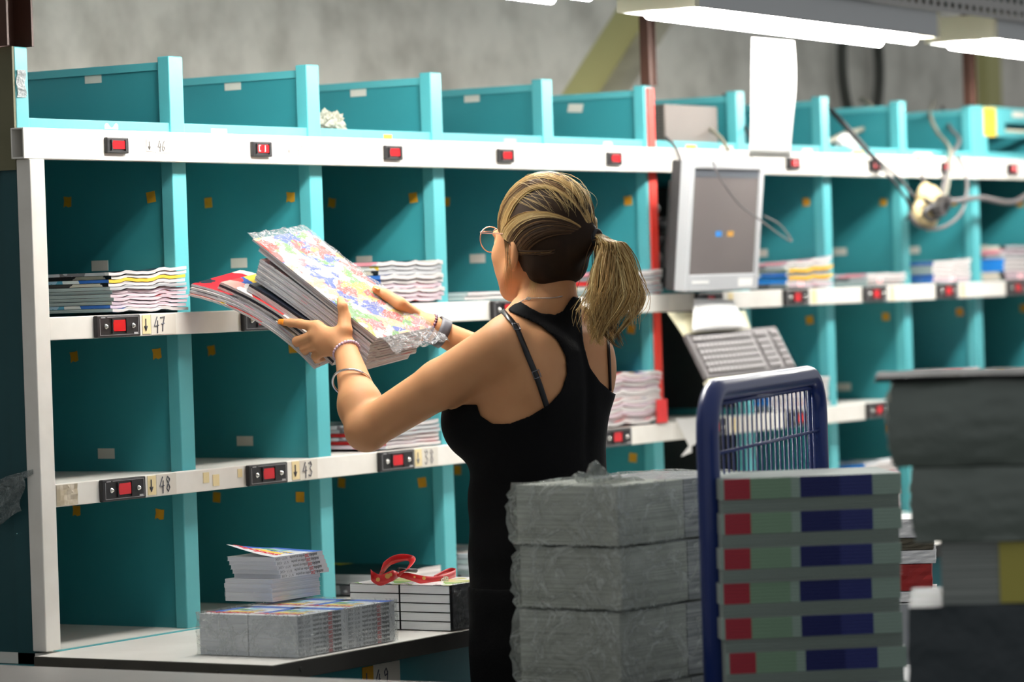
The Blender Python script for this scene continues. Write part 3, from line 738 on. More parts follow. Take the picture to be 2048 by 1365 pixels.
# red lanyard on the thick books
RED = mat('red ribbon', H(205, 32, 34), .4, noise=(30, H(180, 26, 30), .4)); GOLD = mat('gold print', H(214, 160, 80), .4)
ly = thing('lanyard', tuple(onz(815, 1165, tz+.001)), 'red printed lanyard lying in loops on the thick books', 'lanyard')
yb = onz(780, 1160, tz+.01)[1]
def ribbon(mb, P, wv, mi=0, n=8, th=.0008):
    P = [np.array(p, float) for p in P]; wv = [np.array(w, float) for w in wv]
    # catmull-rom resample
    Q = []; Wd = []
    for i in range(len(P)-1):
        p0, p1, p2, p3 = P[max(i-1, 0)], P[i], P[i+1], P[min(i+2, len(P)-1)]
        for s in range(n):
            t = s/n; Q.append(.5*((2*p1)+(-p0+p2)*t+(2*p0-5*p1+4*p2-p3)*t*t+(-p0+3*p1-3*p2+p3)*t**3)); Wd.append(wv[i]*(1-t)+wv[i+1]*t)
    Q.append(P[-1]); Wd.append(wv[-1]); K = len(Q)-1
    mb.grid(lambda u, v: Q[round(u*K)]+Wd[round(u*K)]*(v-.5), K, 2, mi, two=th)
    return Q, Wd
def lp(px, py, dy=0.): return ony(px, py, yb+dy)
V = np.array([0, 0, 1.])
m = MB()
ribbon(m, [lp(742, 1150, .012), lp(748, 1156, .01), lp(762, 1161), lp(786, 1152, -.02), lp(798, 1151, -.015)], [V*.02, V*.021, V*.021, V*.02, V*.006])
ribbon(m, [lp(757, 1152, .01), lp(768, 1136, .012), lp(784, 1122, .01), lp(806, 1116, .0), lp(822, 1118, -.01), lp(824, 1126, -.02), lp(812, 1141, -.03), lp(798, 1150, -.03)], [V*.012+RT*.01, V*.02, V*.018+RT*.006, V*.014, V*.01+RT*.01, V*.008+RT*.012, V*.008+RT*.012, V*.01])
ribbon(m, [lp(794, 1151, -.02), lp(815, 1153, -.03), lp(842, 1160, -.045), lp(868, 1162, -.05), lp(888, 1157, -.05), lp(908, 1150, -.035), lp(911, 1144, -.02), lp(897, 1142, -.012), lp(868, 1156, -.02)], [V*.005, V*.013, V*.016, V*.016, V*.014, V*.015, V*.012, V*.009, V*.008])
m.build('ribbon', RED, ly, smooth=True)
for px, py, dy, r in ((775, 1153, -.012, .005), (781, 1150, -.016, .0035), (848, 1157, -.05, .0035), (756, 1160, .003, .004), (829, 1155, -.042, .002)):
    c = lp(px, py, dy-.004); MB().tube([c, c-FW*.0012], r, 10).build('gold_motif', GOLD, ly)
m = MB(); text(m, 'dB', lp(882, 1164, -.056)+FW*-.003, -RT*-1, UP, .014, 0, bold=.02); m.build('white_lettering', PAPER, ly)
m = MB(); a, b = lp(797, 1140, .0), lp(832, 1142, .0); m.tube([a, a*.5+b*.5, b], [.0042, .0035, .0042], 8); m.build('black_clip', BLACKP, ly, smooth=True)

# ================================================================ COMPUTER STATION between the units
MG = mat('silver plastic', H(188, 190, 192), .35); MGD = mat('dark grey plastic', H(52, 50, 50), .5)
tl, tr, bl = ony(1380, 322, -.155), ony(1526, 335, -.155), ony(1370, 584, -.125)
ex = tr-tl; mw = np.linalg.norm(ex); ex = ex/mw; ex = np.array([1., 0, 0])
ez = tl-bl; ez[0] = 0; mh = np.linalg.norm(ez); ez /= mh; ey = np.cross(ez, ex)      # ey points away from the viewer
mn = thing('monitor', tuple(bl), 'silver flat computer screen fixed in front of the black bay', 'monitor')
MM = frame(bl, ex, ey, ez)
b_ = .017
fb = MB(); fb.box(0, b_, 0, .03, 0, mh, 0, MM).box(mw-b_, mw, 0, .03, 0, mh, 0, MM).box(b_, mw-b_, 0, .03, mh-b_, mh, 0, MM).box(b_, mw-b_, 0, .03, 0, .038, 0, MM)
fb.build('bezel', MG, mn, bevel=.002)
SCRM = mat('lit grey screen', H(96, 90, 88), .25, emit=(H(120, 110, 106), .22))
MB().box(b_, mw-b_, .006, .02, .038, mh-b_, 0, MM).build('screen', SCRM, mn)
for u, c in ((.4, H(40, 120, 190)), (.56, H(190, 140, 60))): MB().box(mw*u, mw*u+.028, .0052, .006, mh*.42, mh*.42+.012, 0, MM).build('screen_icon', mat('icon %d' % int(u*100), c, .4, emit=(c, .35)), mn)
MB().box(b_+.002, mw-b_-.002, .0052, .006, mh-b_-.02, mh-b_-.002, 0, MM).build('menu_bar', mat('screen bar', H(80, 84, 90), .3), mn)
MB().box(.03, .11, -.0008, 0, .018, .024, 0, MM).build('white_sticker', PAPER, mn)
MB().box(mw-.1, mw-.03, -.0008, 0, .008, .028, 0, MM).build('white_sticker', PAPER, mn)
bk = MB(); bk.box(.0, mw, .03, .055, .0, mh, 0, MM).box(.05, mw-.05, .055, .09, .05, mh-.05, 0, MM); bk.build('back_shell', MGD, mn, bevel=.004)
ar = MB(); cpt = bl+ex*mw*.5+ez*mh*.5+ey*.085
ar.tube([cpt, cpt+np.array([0, .1, 0]), np.array([2.36, .1, .8]), np.array([2.31, .16, .78])], .02, 10); ar.tube([np.array([2.34, .03, .77]), np.array([2.38, .1, .76]), np.array([2.45, .1, .72])], .022, 10); ar.tube([np.array([2.37, .05, .83]), np.array([2.37, .08, .86])], .02, 10)
ar.build('mount_arm', BLACKP, mn, smooth=True)
# keyboard
TLk, TRk, BLk = ony(1375, 670, -.1), ony(1551, 655, -.1), ony(1416, 753, -.165)
kx = TRk-TLk; kw = np.linalg.norm(kx); kx /= kw; kz = TLk-BLk; kh = np.linalg.norm(kz); kz /= kh; kn = np.cross(kx, kz); kn /= np.linalg.norm(kn)  # kn faces viewer
kb = thing('keyboard', tuple(BLk), 'grey computer keyboard tilted on a bracket below the screen', 'keyboard')
KM = frame(BLk, kx, kz, kn)
MB().box(-.004, kw+.004, -.004, kh+.004, -.014, 0, 0, KM).build('keyboard_body', mat('warm grey plastic', H(92, 88, 88), .6), kb, bevel=.003)
ks = MB(); kr = 6
for r in range(kr):
    n = 21; x = .008
    for c in range(n):
        w_ = (kw-.016)/n
        if c in (14, 18) : x += w_; continue
        y0_ = kh*(.06+.145*r+(.03 if r == 5 else 0)); ks.box(x+.0022, x+w_-.0022, y0_, y0_+kh*.105, 0, .006, 0, KM); x += w_
tag(ks.build('keycap', mat('key grey', H(128, 124, 124), .6), kb), kind='stuff')
MB().box(0, kw, -.02, -.006, -.02, -.004, 0, KM).build('bracket_lip', CREAMM, kb)
mb = MB(); q = KM@Vector((kw*.5, kh*.5, -.014)); mb.tube([q, (q.x, -.03, q.z), (q.x, -.03, .6)], .012, 8); mb.build('bracket', BLACKP, kb)
def sheet(label, pts, m, bend=.0, name='paper_sheet'):
    P = [np.array(p) for p in pts]
    t = MB(); t.grid(lambda u, v: (P[0]*(1-u)+P[1]*u)*(1-v)+(P[3]*(1-u)+P[2]*u)*v+np.array([0, -bend*math.sin(math.pi*u)*math.sin(math.pi*v), 0]), 8, 8, two=.0004)
    o = t.build(name, m, smooth=True); return tag(o, label, 'paper')
sheet('cream paper sheet sticking out left under the computer screen', [ony(1335, 626, -.075), ony(1490, 622, -.075), ony(1503, 662, -.095), ony(1367, 674, -.095)], mat('cream paper', H(236, 230, 196), .7), .006)
sheet('white paper sheet hanging between screen and keyboard', [ony(1388, 598, -.1), ony(1466, 600, -.1), ony(1496, 657, -.11), ony(1384, 664, -.11)], PAPER, .006)
t = MB(); q = [ony(a, b, -.0335) for a, b in ((1352, 838), (1398, 836), (1400, 885), (1383, 893), (1384, 905), (1362, 914), (1378, 893))]
t.add(q+[p+np.array([0, .0006, 0]) for p in q], [tuple(range(7)), tuple(range(13, 6, -1))]+[(i, i+7, (i+1) % 7+7, (i+1) % 7) for i in range(7)]); tag(t.build('paper_scrap', PAPER), 'torn white paper hanging from the rail left of the blue tube', 'paper')
t = MB(); a = ony(1312, 800, -.0325); t.box(a[0], a[0]+.05, -.034, -.0325, a[2]-.055, a[2]); tag(t.build('red_card', REDC), 'red card sticking down beside the wavy pink pile', 'card')
# computer on top
pc = thing('desktop_computer', (2.52, .17, 1.0), 'grey desktop computer with perforated side on top of the bay', 'computer')
pz = 1.0; MB().box(2.4, 2.66, .03, .34, pz, pz+.09).build('case', mat('beige grey metal', H(104, 96, 90), .55), pc, bevel=.003)
h_ = MB(); holed(h_, 0, .3, 0, .086, 0, tuple(.006+.0075*i for i in range(11)), .0075, .0045, .0045, lambda x: 0)
h_.v = [(2.3975, .035+x, pz+.002+z) for x, y, z in h_.v]; h_.build('perforated_side', MATS['beige grey metal'], pc)
MB().box(2.3985, 2.3995, .035, .335, pz+.002, pz+.088).build('dark_inside', DARK, pc)
MB().box(2.394, 2.398, .06, .15, pz+.005, pz+.055).build('connector_plate', mat('light plate', H(150, 148, 146), .4), pc)
def cable(label, pts, r, m, name='cable', n=10):
    P = [ony(*p) for p in pts]; Q = []
    for i in range(len(P)-1):
        p0, p1, p2, p3 = P[max(i-1, 0)], P[i], P[i+1], P[min(i+2, len(P)-1)]
        for s_ in range(n):
            t_ = s_/n; Q.append(.5*((2*p1)+(-p0+p2)*t_+(2*p0-5*p1+4*p2-p3)*t_*t_+(-p0+3*p1-3*p2+p3)*t_**3))
    Q.append(P[-1]); t_ = MB(); t_.tube(Q, r, 6); return tag(t_.build(name, m, smooth=True), label, 'cable')
CB = mat('black cable', H(40, 40, 42), .45); CG = mat('grey cable sheath', H(92, 88, 88), .5); CW = mat('pale cable', H(132, 130, 116), .5)
cable('pale cable curving from the computer over the rail', [(1420, 258, .03), (1440, 275, -.005), (1452, 292, -.034), (1458, 300, -.036)], .005, CW)
cable('dark cable from white plug running down left of the screen', [(1332, 275, .01), (1352, 297, -.034), (1368, 345, -.04), (1378, 400, -.08), (1380, 450, -.1)], .004, CG)
cable('black cable running from computer bay towards the hanging sheet', [(1448, 190, .1), (1465, 225, .03), (1490, 255, .0), (1503, 285, -.034), (1506, 315, -.038)], .005, CB)
cable('thin dark wire looping across the computer screen', [(1425, 322, -.18), (1442, 360, -.19), (1480, 410, -.19), (1520, 440, -.2), (1560, 470, -.16), (1583, 482, -.12), (1560, 450, -.12), (1528, 432, -.18)], .0022, CG)
cable('dark cable from the top compartment down to the power strip', [(1655, 212, .05), (1690, 248, -.01), (1745, 310, -.045), (1795, 355, -.06), (1828, 395, -.085)], .0045, CB)
cable('second dark cable beside the power strip lead', [(1660, 222, .06), (1710, 278, -.02), (1762, 335, -.05), (1800, 380, -.06), (1822, 420, -.07), (1812, 440, -.05)], .004, CB)
cable('pale cable arching behind the eighth post', [(1655, 285, .05), (1690, 268, .08), (1730, 255, .12), (1747, 225, .15), (1735, 205, .2), (1722, 200, .3)], .008, CW)
cable('pale cable hanging in the last top compartment', [(1868, 205, .2), (1860, 230, .12), (1875, 265, .07), (1895, 290, -.0), (1900, 310, -.036), (1893, 380, -.05), (1880, 402, -.08)], .006, CW)
cable('grey cable hanging at the brown column', [(1885, 215, .15), (1900, 255, .06), (1918, 280, .01), (1905, 310, -.036), (1890, 360, -.045), (1880, 395, -.08)], .006, CG)
cable('grey cable running right from the power strip', [(1882, 400, -.09), (1910, 402, -.09), (1960, 396, -.06), (2010, 405, -.06), (2035, 402, -.06), (2060, 385, -.06)], .008, CG)
cable('dark cable looped below the power strip', [(1915, 310, -.036), (1932, 350, -.05), (1932, 395, -.07), (1915, 435, -.08), (1875, 458, -.09), (1835, 450, -.09), (1818, 425, -.08)], .005, CG)
cable('dark cable bunched on the power strip', [(1850, 400, -.105), (1868, 412, -.11), (1880, 430, -.105), (1862, 440, -.11), (1848, 425, -.112), (1875, 405, -.11)], .006, CB)
ps = thing('power_strip', tuple(ony(1855, 412, -.09)), 'beige oval power strip full of plugs hanging under the top rail', 'power strip')
A_, B_ = ony(1863, 400, -.08), ony(1846, 426, -.08)
mb = MB(); mb.tube([A_, A_*.5+B_*.5, B_], [.058, .066, .058], 18, flat=((0, 1, 0), .3)); mb.sphere(A_, (.058, .018, .04), 8); mb.sphere(B_, (.058, .018, .04), 8); mb.build('strip_body', mat('beige plastic', H(206, 186, 140), .4), ps, smooth=True)
for u in (.2, .5, .8):
    c = A_*(1-u)+B_*u+np.array([0, -.026, 0]); mb = MB(); mb.tube([c, c+np.array([0, -.03, 0])], .018, 10); mb.build('plug', MGD, ps, smooth=False)
mb = MB(); mb.tube([A_+np.array([0, .02, 0]), A_+np.array([0, .03, .12]), (A_[0], -.034, Z1-.01)], .005, 6); mb.build('strip_lead', CG, ps, smooth=True)
def crumple(label, c, r, m, name, seed, cat):
    mb = MB(); mb.sphere((0, 0, 0), 1., 14); rr = np.random.default_rng(seed); ph = rr.uniform(0, 6, 8)
    out = []
    for x, y, z in mb.v:
        k = 1+.22*math.sin(5*x+ph[0]+3*y)*math.sin(6*z+ph[1])+.16*math.sin(9*y+ph[2]+7*z)+.1*math.sin(15*x+12*z+ph[3])
        out.append((c[0]+r[0]*x*k, c[1]+r[1]*y*k, max(c[2]+r[2]*z*k, c[2]-r[2]*.9)))
    mb.v = out; return tag(mb.build(name, m), label, cat)
c = ony(666, 243, .05); crumple('crumpled clear plastic in the third top compartment', (c[0], .06, Z1+.031), (.035, .03, .028), film_mat('crumpled film', H(236, 232, 210), .45, .15, 40, .8), 'plastic_bag', 3, 'plastic bag')
c = ony(1702, 276, .04); crumple('crumpled white paper in the top compartment beside the pale cable', (c[0], .05, Z1+.03), (.04, .03, .028), PAPER, 'crumpled_paper', 5, 'paper')
for i, (px, py) in enumerate(((1850, 287), (1770, 283))):
    c = ony(px, py, .04)
    if i == 0: magazine('flat papers lying in the last top compartment under cables', None, c[0]-.12, c[0]+.1, .035, .2, Z1-.005+.0005, .008, (.001, 2, 1, 0), C[2], PGG)
# loose film on the end panel at the left
pf_ = thing('plastic_film', (-.02, .1, .32), 'loose clear tape and film hanging on the dark end panel', 'film')
mb = MB(); P = [onx(66, 944, -.008), onx(40, 955, -.014), onx(15, 966, -.012), onx(-30, 985, -.01)]
ribbon(mb, P, [V*.008, V*.016, V*.024, V*.02]); mb.build('tape_strand', film_mat('dusty film', H(190, 200, 200), .68, .2, 50, .8), pf_, smooth=True)
mb = MB()
o_ = [onx(25, 1010, -.004)]
mb.grid(lambda u, v: onx(-30+75*u+6*math.sin(6*v), 960+95*v-25*u*v+8*math.sin(5*u), -.012-.012*math.sin(4*u+5*v)**2), 10, 10, two=.0003); mb.build('film_flap', MATS['dusty film'], pf_, smooth=True)
# ================================================================ FOREGROUND
NAVY = mat('navy enamel', H(14, 42, 108), .32, coat=.15)
# blue roll cage: side frame with wire mesh, deck, second side out of frame
n0 = at(1413, 800, 5.55); n1 = at(1632, 760, 6.32)
ax = (n1-n0); ax[2] = 0; cl = np.linalg.norm(ax); ax /= cl          # along the cage side
ac = np.array([ax[1], -ax[0], 0.])                                    # across, towards the right of the picture
zt = .49; DECK = -.03
cg = thing('roll_cage', (n0[0]+ax[0]*.3, n0[1]+ax[1]*.3, FLOOR), 'dark blue roll cage with a wire mesh side and bent tube frame', 'trolley')
def cp(l, c, z): return np.array([n0[0], n0[1], 0.])+ax*l+ac*c+np.array([0, 0, z])
R_ = .07
def arch(c):
    pts = [cp(0, c, FLOOR+.16), cp(0, c, zt-R_)]
    for a in np.linspace(0, math.pi/2, 7)[1:]: pts.append(cp(R_*(1-math.cos(a)), c, zt-R_+R_*math.sin(a)))
    for a in np.linspace(math.pi/2, 0, 7): pts.append(cp(cl-R_*(1-math.cos(a)), c, zt-R_+R_*math.sin(a)))
    pts.append(cp(cl, c, FLOOR+.16)); return pts
MB().tube(arch(0), .0185, 14).build('side_frame', NAVY, cg, smooth=True)
mm = MB()
nv = 24
for i in range(1, nv): mm.tube([cp(cl*i/nv, 0, FLOOR+.2), cp(cl*i/nv, 0, zt-.022)], .0021, 6)
for z in np.arange(zt-.1, FLOOR+.2, -.105): mm.tube([cp(.015, .005, z), cp(cl-.015, .005, z)], .003, 6)
mm.tube([cp(.015, 0, zt-.022), cp(cl-.015, 0, zt-.022)], .004, 6)
mm.build('wire_mesh', NAVY, cg, smooth=True)
def slabq(l0, l1, c0, c1, z0, z1):
    vs = [cp(l, c, z) for z in (z0, z1) for c in (c0, c1) for l in (l0, l1)]
    return MB().add(vs, [(0, 2, 3, 1), (4, 5, 7, 6), (0, 1, 5, 4), (2, 6, 7, 3), (0, 4, 6, 2), (1, 3, 7, 5)])
slabq(0, cl, -.0, .62, FLOOR+.13, FLOOR+.16).build('base', NAVY, cg)
slabq(0.02, cl-.02, .02, .6, DECK-.03, DECK).build('deck', GREYM, cg)
for l in (.06, cl-.06):
    for c in (.06, .56): MB().tube([cp(l, c, FLOOR+.16), cp(l, c, DECK-.03)], .015, 8).build('deck_post', NAVY, cg)
for l in (.08, cl-.08):
    for c in (.06, .56): MB().tube([cp(l, c-.015, FLOOR+.055), cp(l, c+.015, FLOOR+.055)], .055, 16).build('wheel', BLACKP, cg); MB().tube([cp(l, c, FLOOR+.055), cp(l, c, FLOOR+.13)], .012, 8).build('caster', GREYM, cg)
# stack of magazines in the cage : spines with red and navy blocks turned in alternate groups
SL = at(1440, 1100, 5.5); SRt = at(1802, 1100, 5.53)
eu = SRt-SL; eu[2] = 0; sw = np.linalg.norm(eu); eu /= sw; ed = np.array([-eu[1], eu[0], 0.])
gw = pages_mat('dim page edges', H(172, 182, 176), H(140, 150, 144), 900)
SPW = mat('pale green spine', H(150, 172, 160), .4); SPR = mat('dark red block', H(170, 42, 58), .4); SPN = mat('navy block', H(26, 34, 96), .4); SPG2 = mat('grey green block', H(128, 160, 132), .4)
def spmag(spine):
    mb = MB(); t = .0053; d = .2
    if spine:
        cuts = [(0, .02, 0), (.02, .165, 1), (.165, .2, 4), (.2, .39, 3), (.39, .44, 0), (.44, .66, 2), (.66, .84, 5), (.84, 1, 0)]
        for a, b, mi in cuts: mb.box(sw*a, sw*b, 0, .0012, .0002, t, mi)
        mb.box(0, sw, .0012, d, 0.0002, t, 6)
    else: mb.box(.002, sw-.003, .003, d-.002, .0002, t, 6); mb.box(0, sw, .0, .003, t-.0006, t, 0)
    return mb.build('magazine', [SPW, SPR, SPN, SPG2, SPG2, mat('indigo block', H(48, 56, 120), .4), gw], loc=(0, 0, 0))
pS, pF = spmag(True), spmag(False); first = {True: pS, False: pF}
z = DECK+.001; ng = 7; per = (6, 4); tot = []
for g in range(ng):
    for kind, n in ((False, per[1]), (True, per[0])):
        for i in range(n): tot.append((kind, g, i, n))
yaw = math.atan2(eu[1], eu[0])
for q, (kind, g, i, n) in enumerate(tot):
    o = first.pop(kind) if kind in first else dup(pS if kind else pF)
    if i == 0: jx, jy = random.uniform(-.004, .004), random.uniform(-.003, .003)
    p = SL+eu*(jx+(.0 if kind else .003))+ed*jy; o.location = (p[0], p[1], z); o.rotation_euler = (0, 0, yaw); z += .00545 if (q % 10) else .0056
    lab = (f'{ordl(n-1-i, n)} magazine in spine group {["topmost", "second", "third", "fourth", "fifth", "sixth", "lowest"][ng-1-g]} from top, red and navy stack' if kind else
           f'{ordl(n-1-i, n)} pale edged magazine below the {["topmost", "second", "third", "fourth", "fifth", "sixth", "lowest"][ng-1-g]} red and navy group')
    tag(o, lab, 'magazine', 'red and navy spined magazines in the blue cage')
ztS = z
# film wrapped pale bundles on a dolly left of the cage
CW0 = at(1238, 1100, 5.72)
eR = RT*.62+FW*.78; eR[2] = 0; eR /= np.linalg.norm(eR); eL = np.array([-eR[1], eR[0], 0.]); 
if eL@RT > 0: eL = -eL
wl_, wr_ = .215, .4
dl = thing('dolly', (CW0[0], CW0[1], FLOOR), 'low platform dolly under the film wrapped bundles', 'trolley')
BASE = -.12
def dq(a0, a1, b0, b1, z0, z1):
    vs = [np.array([CW0[0], CW0[1], 0])+eR*a+eL*b+np.array([0, 0, z]) for z in (z0, z1) for b in (b0, b1) for a in (a0, a1)]
    return MB().add(vs, [(0, 1, 3, 2), (4, 6, 7, 5), (0, 4, 5, 1), (2, 3, 7, 6), (0, 2, 6, 4), (1, 5, 7, 3)])
dq(-.01, wr_, -.01, wl_+.01, BASE-.04, BASE).build('platform', GREYM, dl)
for a in (.03, wr_-.04):
    for b in (.03, wl_-.03): dq(a-.015, a+.015, b-.015, b+.015, FLOOR, BASE-.04).build('leg', GREYM, dl)
PB = pages_mat('pale bundle edges', H(206, 208, 198), H(168, 172, 162), 500)
PB2 = pages_mat('pale bundle stripes', H(200, 202, 204), H(130, 132, 138), 260)
FW1 = film_mat('stretch film', H(214, 220, 214), .66, .07, 13, 1.)
tops = [(BASE+.001, .005), (.006, .13), (.131, .235), (.236, .338)]
def rbox(a0, a1, b0, b1, z0, z1, bul, amp, seed, n=14, o=None, A=None, B=None):
    """soft bulging box in the frame (A,B,z)"""
    o = CW0 if o is None else o; A = eR if A is None else A; B = eL if B is None else B
    rr = np.random.default_rng(seed); ph = rr.uniform(0, 6, 8)
    mb = MB(); c = ((a0+a1)/2, (b0+b1)/2, (z0+z1)/2); h = ((a1-a0)/2, (b1-b0)/2, (z1-z0)/2)
    def P(a, b, s):
        # a,b,s in -1..1 on the cube, rounded slightly
        x, y, w = a, b, s
        k = bul*(1-w*w)
        wx = amp*(math.sin(9*y+ph[0]+7*w)*math.sin(6*w+ph[1]+4*x)+.6*math.sin(17*w+11*x+ph[2]+8*y))
        p = np.array([o[0], o[1], 0.])+A*(c[0]+h[0]*x+(k+wx)*x)+B*(c[1]+h[1]*y+(k+wx)*y)+np.array([0, 0, c[2]+h[2]*w+amp*.5*math.sin(8*x+ph[3])*math.sin(7*y+ph[4])*(w > .9)])
        return p
    L = lambda t: 2*t-1
    mb.grid(lambda u, v: P(L(u), -1, L(v)), n, n//2); mb.grid(lambda u, v: P(-L(u), 1, L(v)), n, n//2)
    mb.grid(lambda u, v: P(-1, -L(u), L(v)), n, n//2); mb.grid(lambda u, v: P(1, L(u), L(v)), n, n//2)
    mb.grid(lambda u, v: P(L(u), L(v), 1), n, n); mb.grid(lambda u, v: P(L(u), -L(v), -1), n, n)
    return mb
for i, (z0, z1) in enumerate(tops):
    nm = ('lowest', 'third', 'second', 'topmost')[i]
    t = thing('magazine_bundle', (CW0[0], CW0[1], z0), f'{nm} film wrapped bundle of the pale stack left of the blue cage', 'bundle', 'film wrapped pale bundles')
    jx = (.004, -.004, .003, -.002)[i]
    for a0, a1, m, nm2 in ((.004, .19, PB, 'paper_stack'), (.194, wr_-.006, PB2, 'paper_stack')):
        rbox(a0+jx, a1+jx, .004, wl_-.004, z0+.002, z1-.003, .0, .0, i).build(nm2, m, t)
    rbox(jx-.002, wr_+jx, -.002, wl_+.002, z0+.0005, z1, .006, .003, 20+i, 22).build('film', FW1, t, smooth=True)
mb = MB(); c = at(1190, 940, 5.75)
tf = thing('plastic_film', tuple(c), 'twisted tail of clear film standing on the topmost pale bundle', 'film')
for px, py, dd in ((1185, 925, 0), (1150, 948, .03), (1235, 952, .02), (1215, 962, 0), (1260, 958, .06), (1330, 985, .1)):
    a = at(px, py, 5.8+dd); b = at(1205+(px-1205)*.3, 985, 5.8+dd*.5); b[2] = .34
    k = (a+b)/2+RT*.006
    mb.grid(lambda u, v: (a*(1-u)+b*u)+(RT*(.006+.02*u)+np.array([0, 0, .004]))*(v-.5)*2+FW*.008*math.sin(9*u+6*v), 8, 4, two=.0003)
mb.build('film_tail', FW1, tf, smooth=True)
# tall grey bundles at the right edge on a near trolley
D4 = 4.85
GC = at(1815, 1100, D4); gR = RT*.992-FW*.125; gR[2] = 0; gR /= np.linalg.norm(gR); gB = np.array([-gR[1], gR[0], 0.])
if gB@FW < 0: gB = -gB
TZ = lambda py, d=D4: (CAM+ray(1900, py)*d)[2]
GB = mat('grey green plastic wrap', H(104, 114, 106), .42, noise=(7, H(86, 96, 90), .5), bump=(26, .5), coat=.15)
GBD = mat('dark grey wrap', H(28, 31, 31), .6, bump=(22, .5))
tr_ = thing('trolley', (GC[0]+gR[0]*.2, GC[1]+gR[1]*.2, FLOOR), 'near trolley platform carrying the tall grey bundles', 'trolley')
zt_ = TZ(1365)-.12
rbox(-.02, .44, -.02, .34, zt_-.04, zt_, 0, 0, 1, o=GC, A=gR, B=gB).build('platform', GREYM, tr_)
for a in (.02, .4):
    for b in (.02, .3): rbox(a-.015, a+.015, b-.015, b+.015, FLOOR, zt_-.04, 0, 0, 1, o=GC, A=gR, B=gB).build('leg', GREYM, tr_)
def gbundle(label, a0, z0, z1, m, bul, amp, seed, lip=None, mat2=None):
    t = thing('wrapped_bundle', (GC[0], GC[1], z0), label, 'bundle')
    rbox(a0, a0+.4, 0.0, .3, z0+.001, z1, bul, amp, seed, 20, o=GC, A=gR, B=gB).build('wrapping', m, t, smooth=True)
    if lip: rbox(a0-.022, a0+.42, -.012, .31, z1+.0005, z1+lip, 0, .003, seed+5, 16, o=GC, A=gR, B=gB).build('lid_flap', GBD, t, smooth=False)
    return t
za, zb, zc, zd = TZ(1212), TZ(1085), TZ(935), TZ(752)
gbundle('dark lowest bundle of the tall grey stack at right', .0, zt_+.001, za, mat('dark blue grey wrap', H(40, 50, 54), .45, bump=(20, .5)), .003, .002, 1)
tb = thing('magazine_bundle', (GC[0], GC[1], za), 'bundle of pale paper with yellow band between the grey wraps', 'bundle')
rbox(.045, .42, .01, .3, za+.001, zb-.001, 0, 0, 3, o=GC, A=gR, B=gB).build('paper_stack', pages_mat('dim paper edges', H(150, 156, 150), H(110, 116, 112), 400), tb)
rbox(.125, .165, .008, .302, za+.002, zb-.0015, 0, 0, 3, o=GC, A=gR, B=gB).build('yellow_band', mat('dull yellow', H(168, 160, 70), .5), tb)
gbundle('second grey plastic wrapped bundle of the tall stack at right', .012, zb, zc, GB, .006, .003, 4)
gbundle('topmost bulging grey plastic wrapped bundle with dark lid, right edge', -.014, zc+.001, zd-.006, GB, .01, .004, 6, lip=.007)
# white and red pile behind the navy stack, on a stand
q0 = at(1800, 1065, 6.6)
st = thing('crate', (q0[0], q0[1], FLOOR), 'plain grey crate under the white and red pile', 'crate')
zr = (CAM+ray(1830, 1205)*6.6)[2]
rbox(-.1, .12, -.02, .2, FLOOR, zr-.002, 0, 0, 0, o=q0, A=gR, B=gB).build('crate_body', GREYM, st)
zz = zr
for i, (h, m, nm) in enumerate(((.02, PAPER, 'lowest white wad'), (.05, mat('deep red cover', H(176, 40, 36), .4), 'thick red book'), (.025, PAPER, 'white wad on the red book'), (.022, mat('olive brown cover', H(90, 84, 66), .5), 'dark brown book'), (.035, PAPER, 'topmost white wad'))):
    o = rbox(-.06, .062+random.uniform(-.006, .006), 0, .15, zz+.0005, zz+h, .0, .0008, 40+i, o=q0, A=gR, B=gB).build('book', m); tag(o, f'{nm} of the pile between navy stack and grey bundles', 'book'); zz += h+.001
# near grey work top at the bottom left
e0, e1 = onz(0, 1333, ZT), onz(900, 1363, ZT)
xe = (e0[0]+e1[0])/2
gt = thing('side_table', (xe-.5, -.6, FLOOR), 'near grey work top along the bottom left edge', 'table')
MB().box(xe-1.1, xe, -1.45, .4, ZT-.035, ZT).build('table_top', GREYT, gt, bevel=.004)
for x in (xe-1.05, xe-.1):
    for y in (-1.4, .3): MB().box(x, x+.05, y, y+.05, FLOOR, ZT-.035).build('leg', GREYM, gt)
# ================================================================ DISTANCE FIELD MODELLING
def smin(a, b, k):
    h = np.clip(.5+.5*(b-a)/k, 0, 1); return b*(1-h)+a*h-k*h*(1-h)
def cap(p, a, b, ra, rb):
    a = np.asarray(a, np.float32); b = np.asarray(b, np.float32); ba = b-a; pa = p-a
    h = np.clip(pa@ba/(ba@ba), 0, 1)
    return np.sqrt(((pa-h[:, None]*ba)**2).sum(1))-(ra+(rb-ra)*h)
def ell(p, c, r, M=None):
    q = p-np.asarray(c, np.float32)
    if M is not None: q = q@np.asarray(M, np.float32).T
    r = np.asarray(r, np.float32); k0 = np.sqrt(((q/r)**2).sum(1)); k1 = np.sqrt(((q/r**2)**2).sum(1))
    return k0*(k0-1)/(k1+1e-9)
def chain(p, pts, rs, k=.004):
    d = None
    for i in range(len(pts)-1):
        e = cap(p, pts[i], pts[i+1], rs[i], rs[i+1]); d = e if d is None else smin(d, e, k)
    return d
